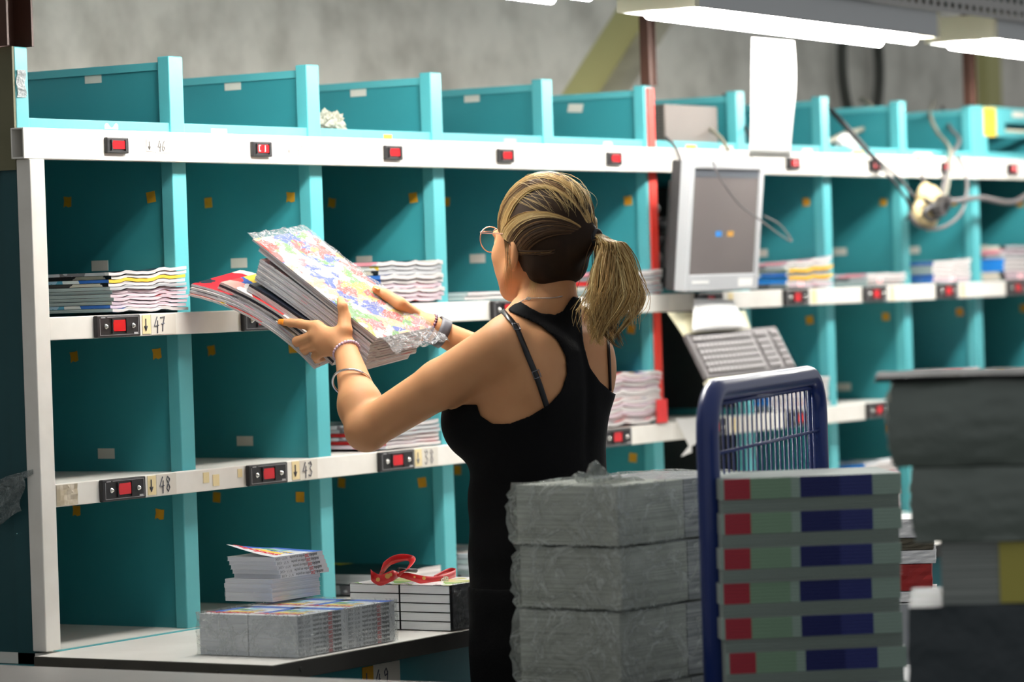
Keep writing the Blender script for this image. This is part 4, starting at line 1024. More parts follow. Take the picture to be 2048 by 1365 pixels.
def surface(fn, lo, hi, h):
    """naive surface nets over fn(points)->distance, evaluated only near the surface"""
    lo = np.array(lo, np.float32); n = np.ceil((np.array(hi)-lo)/h).astype(int)+1; B = 12
    n = ((n+B-1)//B)*B
    D = np.empty(n, np.float32)
    bi = [np.arange(0, m, B) for m in n]
    G = np.stack(np.meshgrid(*bi, indexing='ij'), -1).reshape(-1, 3)
    cen = lo+(G+(B-1)/2)*h; dc = fn(cen.astype(np.float32)); rad = B*h*.9+.012
    off = np.stack(np.meshgrid(*[np.arange(B)]*3, indexing='ij'), -1).reshape(-1, 3)
    for g, d in zip(G[np.abs(dc) > rad], dc[np.abs(dc) > rad]): D[g[0]:g[0]+B, g[1]:g[1]+B, g[2]:g[2]+B] = d
    near = G[np.abs(dc) <= rad]
    for s in range(0, len(near), 64):
        blk = near[s:s+64]; P = (blk[:, None, :]+off[None]).reshape(-1, 3); d = fn((lo+P*h).astype(np.float32)).reshape(len(blk), B, B, B)
        for g, q in zip(blk, d): D[g[0]:g[0]+B, g[1]:g[1]+B, g[2]:g[2]+B] = q
    S_ = D < 0
    c8 = [S_[i:n[0]-1+i, j:n[1]-1+j, k:n[2]-1+k] for i in (0, 1) for j in (0, 1) for k in (0, 1)]
    cnt = sum(c.astype(np.int8) for c in c8); act = (cnt > 0) & (cnt < 8)
    idx = np.argwhere(act); vid = -np.ones(act.shape, np.int64); vid[act] = np.arange(len(idx))
    acc = np.zeros((len(idx), 3)); num = np.zeros(len(idx))
    corners = [(i, j, k) for i in (0, 1) for j in (0, 1) for k in (0, 1)]
    val = {c: D[idx[:, 0]+c[0], idx[:, 1]+c[1], idx[:, 2]+c[2]] for c in corners}
    for c in corners:
        for a in range(3):
            if c[a] == 0:
                e = list(c); e[a] = 1; e = tuple(e); v0, v1 = val[c], val[e]; x = (v0 < 0) != (v1 < 0)
                t = np.where(x, v0/(v0-v1+1e-12), 0); q = np.array(c, float)[None].repeat(len(idx), 0); q[:, a] += t
                acc[x] += q[x]; num[x] += 1
    V = lo+(idx+acc/np.maximum(num, 1)[:, None])*h
    F = []
    for a in range(3):
        b, c = (a+1) % 3, (a+2) % 3
        sl0 = [slice(1, -1)]*3; sl0[a] = slice(0, -1); sl1 = list(sl0); sl1[a] = slice(1, None)
        s0, s1 = S_[tuple(sl0)], S_[tuple(sl1)]; X = np.argwhere(s0 != s1); 
        if not len(X): continue
        ins = s0[X[:, 0], X[:, 1], X[:, 2]]; base = X.copy()
        for q in range(3):
            if q != a: base[:, q] += 1
        def at_(db, dc_):
            y = base.copy(); y[:, b] -= db; y[:, c] -= dc_; return vid[y[:, 0], y[:, 1], y[:, 2]]
        quad = np.stack([at_(1, 1), at_(0, 1), at_(0, 0), at_(1, 0)], 1)
        quad[~ins] = quad[~ins][:, ::-1]; F.append(quad)
    return V, np.concatenate(F)
def grad(fn, p, e=.001):
    p = p.astype(np.float32); g = np.stack([fn(p+np.eye(3, dtype=np.float32)[i]*e)-fn(p-np.eye(3, dtype=np.float32)[i]*e) for i in range(3)], 1)
    return g/(np.linalg.norm(g, axis=1)[:, None]+1e-9)
def relax(V, F, it=2, lam=.5):
    E_ = np.concatenate([F[:, [0, 1]], F[:, [1, 2]], F[:, [2, 3]], F[:, [3, 0]]]); 
    for _ in range(it):
        s = np.zeros_like(V); c = np.zeros(len(V)); 
        for a, b in ((0, 1), (1, 0)):
            np.add.at(s, E_[:, a], V[E_[:, b]]); np.add.at(c, E_[:, a], 1)
        V = V+(s/c[:, None]-V)*lam
    return V
def put_mesh(name, V, F, mats, parent, smooth=True, mi=None):
    me = bpy.data.meshes.new(name); off = np.zeros(3); p = parent
    while p is not None: off += np.array(p.location); p = p.parent
    me.from_pydata([tuple(v) for v in (V-off)], [], [tuple(f) for f in F])
    for m in (mats if isinstance(mats, (list, tuple)) else [mats]): me.materials.append(m)
    if smooth: me.polygons.foreach_set('use_smooth', [True]*len(me.polygons))
    if mi is not None: me.polygons.foreach_set('material_index', mi)
    me.update(); o = bpy.data.objects.new(name, me); COL.objects.link(o); o.parent = parent; return o
def trace(fn, px, py, d0=6.0, d1=7.0):
    """where the line of sight through a point of the picture meets the surface"""
    r = ray(px, py); d = d0
    for _ in range(120):
        q = float(fn((CAM+r*d)[None].astype(np.float32))[0])
        if q < .0004 or d > d1: break
        d += q*.7
    return CAM+r*d

# ================================================================ THE WOMAN
XC, YC = .57, -.74
SHL = np.array([.425, -.752, .560]); ELL = np.array([.372, -.487, .413]); WRL = onx(692, 700, .470)
SHR = np.array([.722, -.742, .565]); ELR = np.array([.90, -.55, .47]); WRR = onx(860, 655, .722)
# torso sections: z, half width, back depth, front depth
TZs = np.array([-.30, -.10, .02, .10, .18, .25, .31, .37, .42, .47, .51, .545, .575, .598, .62])
TA = np.array([.16, .172, .175, .172, .158, .138, .130, .136, .145, .152, .152, .146, .118, .078, .054])
TB_ = np.array([.10, .112, .118, .112, .098, .084, .080, .088, .096, .100, .098, .092, .078, .062, .054])
TF = np.array([.09, .098, .104, .108, .112, .112, .108, .102, .098, .096, .088, .076, .062, .050, .048])
def torso(p):
    z = p[:, 2]; a = np.interp(z, TZs, TA); y = p[:, 1]-YC; x = p[:, 0]-XC
    b = np.where(y < 0, np.interp(z, TZs, TB_), np.interp(z, TZs, TF)); n = 2.35
    f = ((np.abs(x)/a)**n+(np.abs(y)/b)**n)**(1/n); r = np.sqrt(x*x+y*y)
    d = np.where(f > .05, r*(1-1/np.maximum(f, .05)), -np.minimum(a, b)*(1-f))
    d = np.maximum(d, z-.625)
    for s in (-1, 1):
        d = smin(d, ell(p, (XC+s*.074, YC+.078, .425), (.07, .074, .072)), .03)
        d = smin(d, ell(p, (XC+s*.088, YC-.058, .515), (.062, .036, .075)), .03)       # shoulder blade
    # spine furrow
    d = d+.006*np.exp(-((x)/.016)**2)*np.exp(-((z-.47)/.13)**2)*(y < 0)
    return d
TRAPL = ((XC-.03, YC-.02, .635), (XC-.115, YC-.012, .583)); TRAPR = ((XC+.03, YC-.02, .635), (XC+.115, YC-.008, .585))
def upper(p):
    d = torso(p)
    d = smin(d, cap(p, *TRAPL, .036, .036), .03); d = smin(d, cap(p, *TRAPR, .036, .036), .03)
    d = smin(d, cap(p, (XC, YC-.03, .70), (XC, YC-.012, .585), .047, .054), .022)
    return d
def arm(p, sh, el, wr, fl=.0):
    u = el-sh; m1 = sh+u*.45; f = wr-el; m2 = el+f*.3
    d = cap(p, sh, m1, .0475, .0435)
    d = smin(d, cap(p, m1, el, .0435, .0375), .012)
    d = smin(d, cap(p, el, m2, .0385, .0385), .012)
    d = smin(d, cap(p, m2, wr, .0385, .0215), .02)
    return d
P00 = onx(755, 677, .50)
Wd = np.array([1, .05, .08]); Wd /= np.linalg.norm(Wd); Ld = np.array([-.09, .80, .60]); Ld -= Wd*(Ld@Wd); Ld /= np.linalg.norm(Ld); Nd = np.cross(Wd, Ld)
def on_cover(px, py, h):
    r = ray(px, py); return CAM+r*(((P00-CAM)@Nd+h)/(r@Nd))
def hand_l(p):
    W0 = WRL; I = onx(634, 654, .462); M_ = onx(629, 671, .457); R_1 = onx(638, 688, .457); L_ = onx(651, 702, .460)
    d = cap(p, W0, onx(664, 676, .464), .020, .0175)
    for q, r in ((I, .0125), (M_, .012), (R_1, .0115), (L_, .0105)): d = smin(d, cap(p, onx(676, 686, .466)*.5+W0*.5, q, .015, r), .012)
    d = smin(d, chain(p, [I, onx(600, 648, .460), onx(581, 646, .463), onx(566, 645, .467)], [.0105, .0088, .0080, .0066]), .006)
    d = smin(d, chain(p, [M_, onx(594, 683, .462), onx(596, 690, .484), onx(612, 690, .504)], [.0105, .0092, .0082, .0068]), .005)
    d = smin(d, chain(p, [R_1, onx(609, 698, .464), onx(612, 706, .486), onx(628, 704, .504)], [.010, .0088, .0078, .0066]), .005)
    d = smin(d, chain(p, [L_, onx(631, 713, .467), onx(634, 720, .486), onx(648, 717, .500)], [.009, .0078, .007, .006]), .005)
    d = smin(d, chain(p, [W0*.6+I*.4, onx(689, 662, .472), onx(689, 634, .482), on_cover(685, 613, .012), on_cover(681, 600, .009)], [.016, .0145, .0115, .0094, .0070]), .012)
    return d
def hand_r(p):
    W0 = WRR; K = [onx(806, 640, .728), onx(806, 655, .730), onx(812, 668, .729), onx(820, 680, .727)]
    d = cap(p, W0, onx(835, 658, .726), .020, .018)
    for q, r in zip(K, (.0125, .012, .0115, .0105)): d = smin(d, cap(p, W0, q, .016, r), .012)
    tips = [(onx(770, 655, .726), onx(757, 672, .712), onx(752, 680, .69)), (onx(772, 672, .728), onx(762, 690, .712), onx(758, 697, .69)), (onx(782, 688, .726), onx(774, 704, .71), onx(770, 710, .69)), (onx(796, 700, .722), onx(790, 714, .706), onx(788, 720, .69))]
    for q, t, r in zip(K, tips, (.0098, .0095, .009, .008)): d = smin(d, chain(p, [q, *t], [r+.001, r, r-.001, r-.0022]), .005)
    d = smin(d, chain(p, [W0, onx(832, 634, .718), on_cover(799, 607, .014), on_cover(774, 591, .012), on_cover(752, 579, .0095)], [.019, .0155, .012, .0105, .008]), .012)
    return d
HC = np.array([XC, -.764, .772])
HA = math.radians(-20)
PIV = np.array([XC, -.755, 0.])
def turn(q, a=HA):
    q = np.asarray(q, float); c, s = math.cos(a), math.sin(a); d = q-PIV
    return np.stack([d[..., 0]*c-d[..., 1]*s, d[..., 0]*s+d[..., 1]*c, d[..., 2]], -1)+PIV
def head(p):
    p = turn(p, -HA).astype(np.float32)
    d = ell(p, HC, (.0745, .092, .086))
    d = smin(d, ell(p, (XC, -.705, .722), (.060, .050, .080)), .03)
    d = smin(d, cap(p, (XC-.046, -.728, .690), (XC-.012, -.668, .660), .020, .018), .03)
    d = smin(d, cap(p, (XC+.046, -.728, .690), (XC+.012, -.668, .660), .020, .018), .03)
    d = smin(d, cap(p, (XC-.042, -.693, .722), (XC-.034, -.69, .705), .022, .020), .02)
    d = smin(d, cap(p, (XC+.042, -.693, .722), (XC+.034, -.69, .705), .022, .020), .02)
    d = smin(d, cap(p, (XC, -.657, .745), (XC, -.637, .712), .008, .011), .014)             # nose
    for s in (-1, 1):
        d = smin(d, ell(p, (XC+s*.011, -.645, .708), (.009, .009, .008)), .006)
        d = -smin(-d, ell(p, (XC+s*.031, -.652, .746), (.016, .010, .012)), .012)              # sockets
        d = smin(d, ell(p, (XC+s*.031, -.668, .746), (.0125, .0125, .0125)), .003)
        d = smin(d, cap(p, (XC+s*.014, -.660, .763), (XC+s*.044, -.668, .764), .006, .005), .012)
    d = smin(d, ell(p, (XC, -.652, .690), (.020, .008, .0045)), .006); d = smin(d, ell(p, (XC, -.653, .682), (.017, .008, .005)), .006)
    return d
EAX = np.array([XC-.076, -.748, .722])
def ear(p, s):
    p = turn(p, -HA).astype(np.float32)
    c = (XC+s*.0735, -.760, .724); t = .18
    M = np.array([[math.cos(.35), -s*math.sin(.35)*-1, 0], [s*math.sin(.35)*-1, math.cos(.35), 0], [0, 0, 1]])
    M2 = np.array([[1, 0, 0], [0, math.cos(t), math.sin(t)], [0, -math.sin(t), math.cos(t)]]); M = M2@M
    o = ell(p, c, (.0085, .0165, .030), M)
    i = ell(p, (c[0]+s*.008, c[1]+.004, c[2]+.004), (.007, .009, .017), M)
    d = -smin(-o, i, .004)
    d = smin(d, ell(p, (c[0]-s*.002, c[1]+.006, c[2]-.022), (.006, .008, .009)), .004)
    d = smin(d, cap(p, (c[0]+s*.001, c[1]+.012, c[2]+.002), (c[0]+s*.001, c[1]+.011, c[2]-.008), .004, .004), .004)
    return d
def body(p):
    p = p.astype(np.float32)
    d = upper(p)
    d = smin(d, arm(p, SHL, ELL, WRL), .025); d = smin(d, arm(p, SHR, ELR, WRR), .025)
    d = smin(d, hand_l(p), .008); d = smin(d, hand_r(p), .008)
    h = head(p); h = np.minimum(h, 9); d = smin(d, h, .014)
    d = smin(d, ear(p, -1), .004); d = smin(d, ear(p, 1), .004)
    return d
WOM = thing('person', (XC, YC, FLOOR), 'woman with blond ponytail in black racerback top sorting magazines at the shelving', 'person')
SKIN = mat('skin', H(204, 149, 104), .58, noise=(26, H(192, 133, 91), .35, 4), sss=.12, spec=.28)
V, F = surface(body, (.30, -.90, -.06), (.98, -.19, .87), .0030)
V = relax(V, F, 1, .4)
put_mesh('body', V, F, SKIN, WOM)
# nails of the left hand
def nail(c, t, n, l, w, m):
    c = np.array(c); t = t/np.linalg.norm(t); n = n-t*(n@t); n /= np.linalg.norm(n); b = np.cross(t, n)
    mb = MB(); mb.grid(lambda u, v: c+t*l*(u-.5)+b*w*(v-.5)*(1-.5*max(0, u-.6))+n*(.0011-.004*(v-.5)**2*1.2-.0012*u*u), 6, 6, two=.0006)
    return mb
ORANGE = mat('orange nail varnish', H(250, 150, 40), .25)
m = nail(onx(562, 644, .4655)-FW*.0064, onx(556, 644, .468)-onx(570, 645, .466), -FW+UP*.1, .015, .0105, ORANGE); m.build('fingernail', ORANGE, WOM, smooth=True)
tt = on_cover(748, 574, .01)-on_cover(760, 582, .01); m = nail(on_cover(753, 576, .0165), tt, Nd, .013, .010, ORANGE); m.build('fingernail', ORANGE, WOM, smooth=True)

# ---- black racerback top
CLOTH = mat('black jersey', H(9, 9, 10), .85, spec=.15, noise=(120, H(13, 12, 13), .4), bump=(240, .08))
POLY = np.array([(1014, 620), (1026, 609), (1042, 603), (1062, 616), (1082, 626), (1110, 629), (1126, 622), (1136, 606), (1146, 592), (1162, 596), (1163, 640), (1168, 690), (1180, 735), (1200, 764), (1226, 786), (1300, 800), (1300, 1400), (800, 1400), (800, 770), (951, 775), (951, 800), (961, 832), (984, 847), (1020, 847), (1062, 831), (1098, 809), (1122, 783), (1134, 748), (1131, 712), (1114, 680), (1082, 652), (1046, 636), (1026, 627)], float)
def inpoly(x, y, P=POLY):
    c = np.zeros(len(x), bool); j = len(P)-1
    for i in range(len(P)):
        xi, yi = P[i]; xj, yj = P[j]
        m = ((yi > y) != (yj > y)); xx = (xj-xi)*(y-yi)/((yj-yi) if yj != yi else 1e-9)+xi
        c ^= m & (x < xx); j = i
    return c
def polydist(x, y, P=POLY):
    d = np.full(len(x), 1e9)
    for i in range(len(P)):
        a, b = P[i-1], P[i]; ab = b-a; t = np.clip(((x-a[0])*ab[0]+(y-a[1])*ab[1])/(ab@ab), 0, 1)
        d = np.minimum(d, (x-a[0]-ab[0]*t)**2+(y-a[1]-ab[1]*t)**2)
    d = np.sqrt(d); return np.where(inpoly(x, y, P), -d, d)
def topcloth(p):
    p = p.astype(np.float32); d0 = upper(p); z = p[:, 2]; x = p[:, 0]-XC; y = p[:, 1]-YC
    # looser at the waist, folds
    off = .0055+.010*np.exp(-((z-.28)/.09)**2)+.0025*np.sin(46*z+9*x+14*y)*np.exp(-((z-.25)/.1)**2)
    d = d0-off
    px, py, dp = pix(p)
    back = polydist(px, py)/1095.
    # front: scooped neckline with two straps
    fr = np.maximum(z-(.50-.02*np.cos(x*30)), np.abs(x)-.112)
    strap = np.maximum(np.maximum(np.abs(np.abs(x)-.078)-.018, -(z-.4)), z-.625)
    fr = np.minimum(np.minimum(fr, strap), z-.44)
    v = np.array([FW[0], FW[1]]); nside = x*37.5+y*53.6-.5; front = ((nside > 0) | ((y > .035) & (z > .455))) & ~((x*.844+y*.536 < .03) & (x < 0) & (z < .455))
    cut = np.where(front, fr, back)
    # the bust side below the arm hole belongs to the left
    return np.maximum(np.maximum(d, -(d0-.0005)), np.maximum(cut, .105-z))
V, F = surface(topcloth, (.38, -.90, .08), (.76, -.54, .70), .0030)
V = relax(V, F, 2, .5)
put_mesh('racerback_top', V, F, CLOTH, WOM)
# ---- black trousers and shoes
LEG = [((XC-.088, YC-.0, .0), (XC-.092, YC+.012, -.40), (XC-.096, YC-.02, -.79)), ((XC+.088, YC, .0), (XC+.10, YC+.0, -.40), (XC+.115, YC-.05, -.79))]
def trousers(p):
    p = p.astype(np.float32); d = np.maximum(torso(p)-.009, -(p[:, 2]+.06))
    for a, k, b in LEG:
        d = smin(d, cap(p, a, k, .088, .062), .03); d = smin(d, cap(p, k, b, .062, .048), .02)
    z = p[:, 2]
    d = d+.0015*np.sin(60*z+20*p[:, 0])*(z < -.3)
    return np.maximum(np.maximum(d, z-.125), -.80-z)
V, F = surface(trousers, (.36, -.93, -.83), (.80, -.58, .14), .006)
put_mesh('trousers', relax(V, F, 2), F, mat('black denim', H(10, 10, 11), .85, spec=.15, bump=(200, .1)), WOM)
for a, k, b in LEG:
    f = lambda p, b=b: np.maximum(smin(cap(p, (b[0], b[1]-.01, FLOOR+.05), (b[0], b[1]+.15, FLOOR+.032), .045, .036), cap(p, (b[0], b[1], FLOOR+.05), (b[0], b[1], FLOOR+.10), .044, .046), .02), FLOOR+.001-p[:, 2])
    V, F = surface(f, (b[0]-.07, b[1]-.08, FLOOR-.01), (b[0]+.07, b[1]+.22, FLOOR+.16), .006); put_mesh('shoe', V, F, BLACKP, WOM)
# ---- bra strap with sliders
def on_skin(px, py, lift=.002):
    q = trace(body, px, py); n = grad(body, q[None])[0]; return q+n*lift, n
SP = [(1006, 624), (1016, 637), (1030, 655), (1042, 682), (1054, 710), (1066, 738), (1076, 764), (1084, 788), (1094, 818)]
mb = MB(); Q = []; Wv = []
for i, (a, b) in enumerate(SP):
    q, n = on_skin(a, b); a2, b2 = SP[min(i+1, len(SP)-1)]; a1, b1 = SP[max(i-1, 0)]
    t = on_skin(a2, b2)[0]-on_skin(a1, b1)[0]; t /= np.linalg.norm(t); Q.append(q); Wv.append(np.cross(t, n)*.0105)
ribbon(mb, Q, Wv, n=4, th=.0018); mb.build('bra_strap', mat('black satin', H(16, 16, 18), .35), WOM, smooth=True)
for px, py in ((1031, 656), (1072, 749)):
    q, n = on_skin(px, py, .0035); e1 = RT-n*(RT@n); e1 /= np.linalg.norm(e1); e1 = e1*.94-np.cross(n, e1)*.34*-1; e1 /= np.linalg.norm(e1); e2 = np.cross(n, e1)
    mb = MB(); mb.tube([q+e1*.0066*sx+e2*.0066*sy for sx, sy in ((-1, -1), (1, -1), (1, 1), (-1, 1))], .0011, 6, closed=True); mb.build('strap_slider', mat('gunmetal', H(120, 120, 124), .25, 1.), WOM, smooth=True)
SR = [(1216, 668), (1219, 700), (1221, 740), (1222, 782)]
mb = MB(); Q = []
for a, b in SR:
    q, n = on_skin(a-4, b, .002); Q.append(q)
ribbon(mb, Q, [np.array([.002, .009, 0])]*4, n=4, th=.0015); mb.build('bra_strap', MATS['black satin'], WOM, smooth=True)
# ---- necklace
Q = [on_skin(a, b, .0016)[0] for a, b in ((1034, 610), (1042, 605), (1052, 600), (1064, 598), (1080, 597.5), (1098, 597), (1112, 595.5), (1124, 593))]
mb = MB(); mb.tube(Q, .0007, 5)
P0 = np.array(Q)
for i in range(len(Q)-1):
    for s in np.linspace(0, 1, 6)[:-1]: mb.sphere(Q[i]*(1-s)+Q[i+1]*s, .0011, 4)
c = Q[2]*.6+Q[3]*.4-FW*.001
mb.tube([c+RT*.0035*math.cos(a)+UP*.0026*math.sin(a) for a in np.linspace(0, 2*math.pi, 10, endpoint=False)], .0009, 5, closed=True)
mb.build('necklace', CHROME, WOM, smooth=True)
# ---- wrist wear
def ring(name, c, ax_, r, rr, m, n=40, tilt=None, beads=0, e=None, flat=None):
    ax_ = ax_/np.linalg.norm(ax_); u = np.cross(ax_, [0, 0, 1.]); u /= np.linalg.norm(u); w_ = np.cross(ax_, u); mb = MB()
    ang = np.linspace(0, 2*math.pi, beads or n, endpoint=False)
    P_ = [c+u*r*math.cos(a)+w_*r*math.sin(a) for a in ang]
    if beads:
        for q in P_: mb.sphere(q, rr, 5)
    else: mb.tube(P_, rr, 8, closed=True, flat=flat)
    return mb.build(name, m, WOM, smooth=True)
fa = WRL-ELL; fa /= np.linalg.norm(fa)
ring('bead_bracelet', WRL-fa*.004, fa*.95+np.array([0, .25, .1]), .0245, .0034, mat('lilac beads', H(206, 176, 196), .3), beads=26)
ring('bangle', ELL+(WRL-ELL)*.60-np.array([.006, .0, .004]), fa+RT*.35-UP*.05, .037, .0024, mat('silver bangle', H(225, 215, 212), .15, 1.), n=48)
fb_ = WRR-ELR; fb_ /= np.linalg.norm(fb_)
ring('bead_bracelet', WRR-fb_*.0, fb_, .0245, .0036, mat('purple beads', H(92, 52, 70), .25), beads=24)
mb = MB(); cc_ = WRR-fb_*.022; u = np.cross(fb_, [0, 0, 1.]); u /= np.linalg.norm(u); w_ = np.cross(fb_, u)
mb.grid(lambda a, b: cc_+(u*math.cos(2*math.pi*a)+w_*math.sin(2*math.pi*a))*.0268+fb_*.021*(b-.5), 32, 3, two=-.0024)
wb = mb.build('fitness_band', mat('grey rubber', H(84, 84, 90), .55), WOM, smooth=True)
# ---- glasses
GOLDM = mat('rose gold wire', H(222, 176, 158), .2, 1.)
_g = MB().tube([(XC-.033, -.644, .7605), (XC-.05, -.646, .761), (XC-.064, -.650, .760), (XC-.0705, -.66, .758), (XC-.0765, -.70, .756), (XC-.0785, -.745, .754), (XC-.078, -.765, .742)], .0011, 6).tube([(XC+.064, -.642, .760), (XC+.0705, -.66, .758), (XC+.0765, -.70, .756), (XC+.0785, -.745, .754)], .0011, 6).tube([(XC-.012, -.640, .757), (XC, -.637, .760), (XC+.012, -.640, .757)], .0012, 6)
_g.v = [tuple(turn(q)+np.array([0, 0, .008])) for q in _g.v]; gl = _g.build('glasses', GOLDM, WOM, smooth=True)
for s in (-1, 1):
    cx = XC+s*.037; P_ = [(cx+.0255*math.cos(a)*(1+.05*math.sin(a)), -.644-.10*abs(cx+.0255*math.cos(a)-XC)**2*8+.0, .746+.0235*math.sin(a)) for a in np.linspace(0, 2*math.pi, 36, endpoint=False)]
    P_ = [tuple(turn(q)+np.array([0, 0, .008])) for q in P_]
    MB().tube(P_, .00115, 6, closed=True).build('lens_rim', GOLDM, gl, smooth=True)
    lm_ = MB(); lm_.add(P_+[(a, b-.0008, c) for a, b, c in P_], [tuple(range(36)), tuple(range(71, 35, -1))]+[(i, i+36, (i+1) % 36+36, (i+1) % 36) for i in range(36)])
    lm_.build('lens', film_mat('lens glass', H(240, 250, 250), .93, .03, 3, 0.), gl)
for s in (-1, 1):
    e = turn((XC+s*.031, -.6665, .746)); MB().sphere(e, .0118, 8).build('eye', mat('eye white', H(235, 230, 225), .2), WOM, smooth=True)
    f_ = turn((XC+s*.031, -.6572, .746)); MB().sphere(f_, (.0052, .003, .0052), 6).build('iris', mat('iris', H(70, 90, 90), .2), WOM, smooth=True)
    MB().tube([turn((XC+s*u, yy, zz)) for u, yy, zz in ((.016, -.651, .768), (.03, -.653, .772), (.045, -.664, .768))], [.0022, .0024, .0012], 6).build('eyebrow', mat('brow hair', H(92, 66, 42), .7), WOM, smooth=True)
MB().tube([turn(q) for q in ((XC-.022, -.652, .6865), (XC-.008, -.6435, .6885), (XC+.008, -.6435, .6885), (XC+.022, -.652, .6865))], [.0015, .0045, .0045, .0015], 8).build('lips', mat('lips', H(176, 96, 84), .45), WOM, smooth=True)
# ---- hair
TIEW = onx(1188, 478, XC-.012); TIE = turn(TIEW, -HA)
HR = np.array([.0815, .101, .096])
def hairline(y): return np.interp(y, [-.875, -.84, -.815, -.79, -.77, -.752, -.735, -.715, -.695, -.675], [.628, .636, .643, .658, .690, .742, .750, .764, .796, .842])
def haircap(p):
    p = turn(p, -HA).astype(np.float32); d = ell(p, HC+np.array([0, -.003, .002]), HR); d = smin(d, cap(p, HC+np.array([0, -.07, -.035]), TIE, .034, .014), .03)
    d = smin(d, cap(p, (XC-.03, -.79, .70), (XC+.03, -.79, .70), .032, .032), .03)
    return np.maximum(d, hairline(p[:, 1])-p[:, 2])
HAIRM = attr_mat('hair', 'shade', .5, .25)
DK = mat('dark hair', H(40, 28, 19), .7, spec=.15, noise=(18, H(58, 42, 27), .5))
V, F = surface(haircap, (XC-.11, -.90, .62), (XC+.11, -.64, .90), .003)
put_mesh('hair_base', relax(V, F, 2), F, DK, WOM)
def hair_mesh(name, strands, parent, ns=3):
    """strands: list of (points, radius, colour root, colour tip)"""
    vs = []; fs = []; cols = []
    for P_, r, c0, c1 in strands:
        P_ = np.asarray(P_); k = len(P_); T = np.gradient(P_, axis=0); T /= np.linalg.norm(T, axis=1)[:, None]+1e-9
        ref = np.array([.3, .2, .93]); U_ = np.cross(T, ref); U_ /= np.linalg.norm(U_, axis=1)[:, None]+1e-9; W2 = np.cross(T, U_)
        b0 = len(vs)
        for i in range(k):
            s = i/(k-1); rr = r*(1-.75*max(0, s-.6)/.4); col = c0*(1-s)+c1*s
            for j in range(ns):
                a = 2*math.pi*j/ns; vs.append(P_[i]+(U_[i]*math.cos(a)+W2[i]*math.sin(a))*rr); cols.append(col)
        for i in range(k-1):
            for j in range(ns): fs.append((b0+i*ns+j, b0+i*ns+(j+1) % ns, b0+(i+1)*ns+(j+1) % ns, b0+(i+1)*ns+j))
    o = put_mesh(name, np.array(vs), fs, HAIRM, parent)
    at2 = o.data.color_attributes.new('shade', 'FLOAT_COLOR', 'POINT')
    flat = np.ones((len(vs), 4), np.float32); flat[:, :3] = np.array(cols); at2.data.foreach_set('color', flat.ravel())
    return o
c3 = lambda *a: np.array(H(*a)[:3])
BLD = [c3(216, 184, 122), c3(188, 152, 94), c3(166, 130, 80), c3(232, 206, 146)]; BRN = [c3(70, 50, 33), c3(92, 66, 42), c3(60, 43, 30), c3(116, 86, 54)]
rh = np.random.default_rng(11); ST = []
def on_cap(d_, lift):
    q = d_/np.linalg.norm(d_/HR); return HC+np.array([0, -.003, .002])+q*(1+lift)
tdir = TIE-HC
clump = rh.uniform(0, 1, 60)
for i in range(4200):
    ph = rh.uniform(0, 1)
    # root on the hairline (y from forehead to nape) on either side
    s = -1 if rh.uniform() < .62 else 1
    ci = int(ph*59); band = ph
    if band < .62:
        y = -.68-.085*band/.62+rh.normal(0, .003); z = float(hairline(y))+.003; x0 = s*np.interp(y, [-.77, -.735, -.70, -.68], [.078, .073, .060, rh.uniform(0, .045)])
    else:
        y = rh.uniform(-.845, -.755); z = float(hairline(y))+rh.uniform(-.006, .01); x0 = s*rh.uniform(.0, 1)**.5*np.interp(y, [-.845, -.80, -.76], [.035, .06, .078])
    root = np.array([x0, y-HC[1], z-HC[2]])
    bul = rh.uniform(.0, .035); side = rh.normal(0, .05)
    P_ = []
    for t in np.linspace(0, 1, 15):
        te = t
        d_ = root*(1-te)+tdir*te+np.array([0, .0, (.085 if band < .4 else .035 if band < .62 else -.004)*math.sin(math.pi*te)])+np.array([s*.02*math.sin(math.pi*te)*(1 if band > .2 else .4), 0, 0])
        q = on_cap(d_, .006+bul*math.sin(math.pi*min(1, te*1.1))+.006*math.sin(9*te+12*clump[ci])*math.sin(math.pi*te))
        if te > .82: w2 = (te-.82)/.18; q = q*(1-w2)+(TIE+np.array([rh.normal(0, .004), 0, rh.normal(0, .004)]))*w2
        P_.append(turn(q))
    streak = .5+.5*math.sin(band*21+s*.6)+rh.normal(0, .13)
    if band < .56: col = BLD[i % 4] if streak > .36 else BRN[(i+1) % 4]
    else: col = BRN[i % 3] if rh.uniform() < .93 else BLD[2]
    ST.append((P_, rh.uniform(.0007, .0014), col*.8, col))
hair_mesh('combed_hair', ST, WOM)
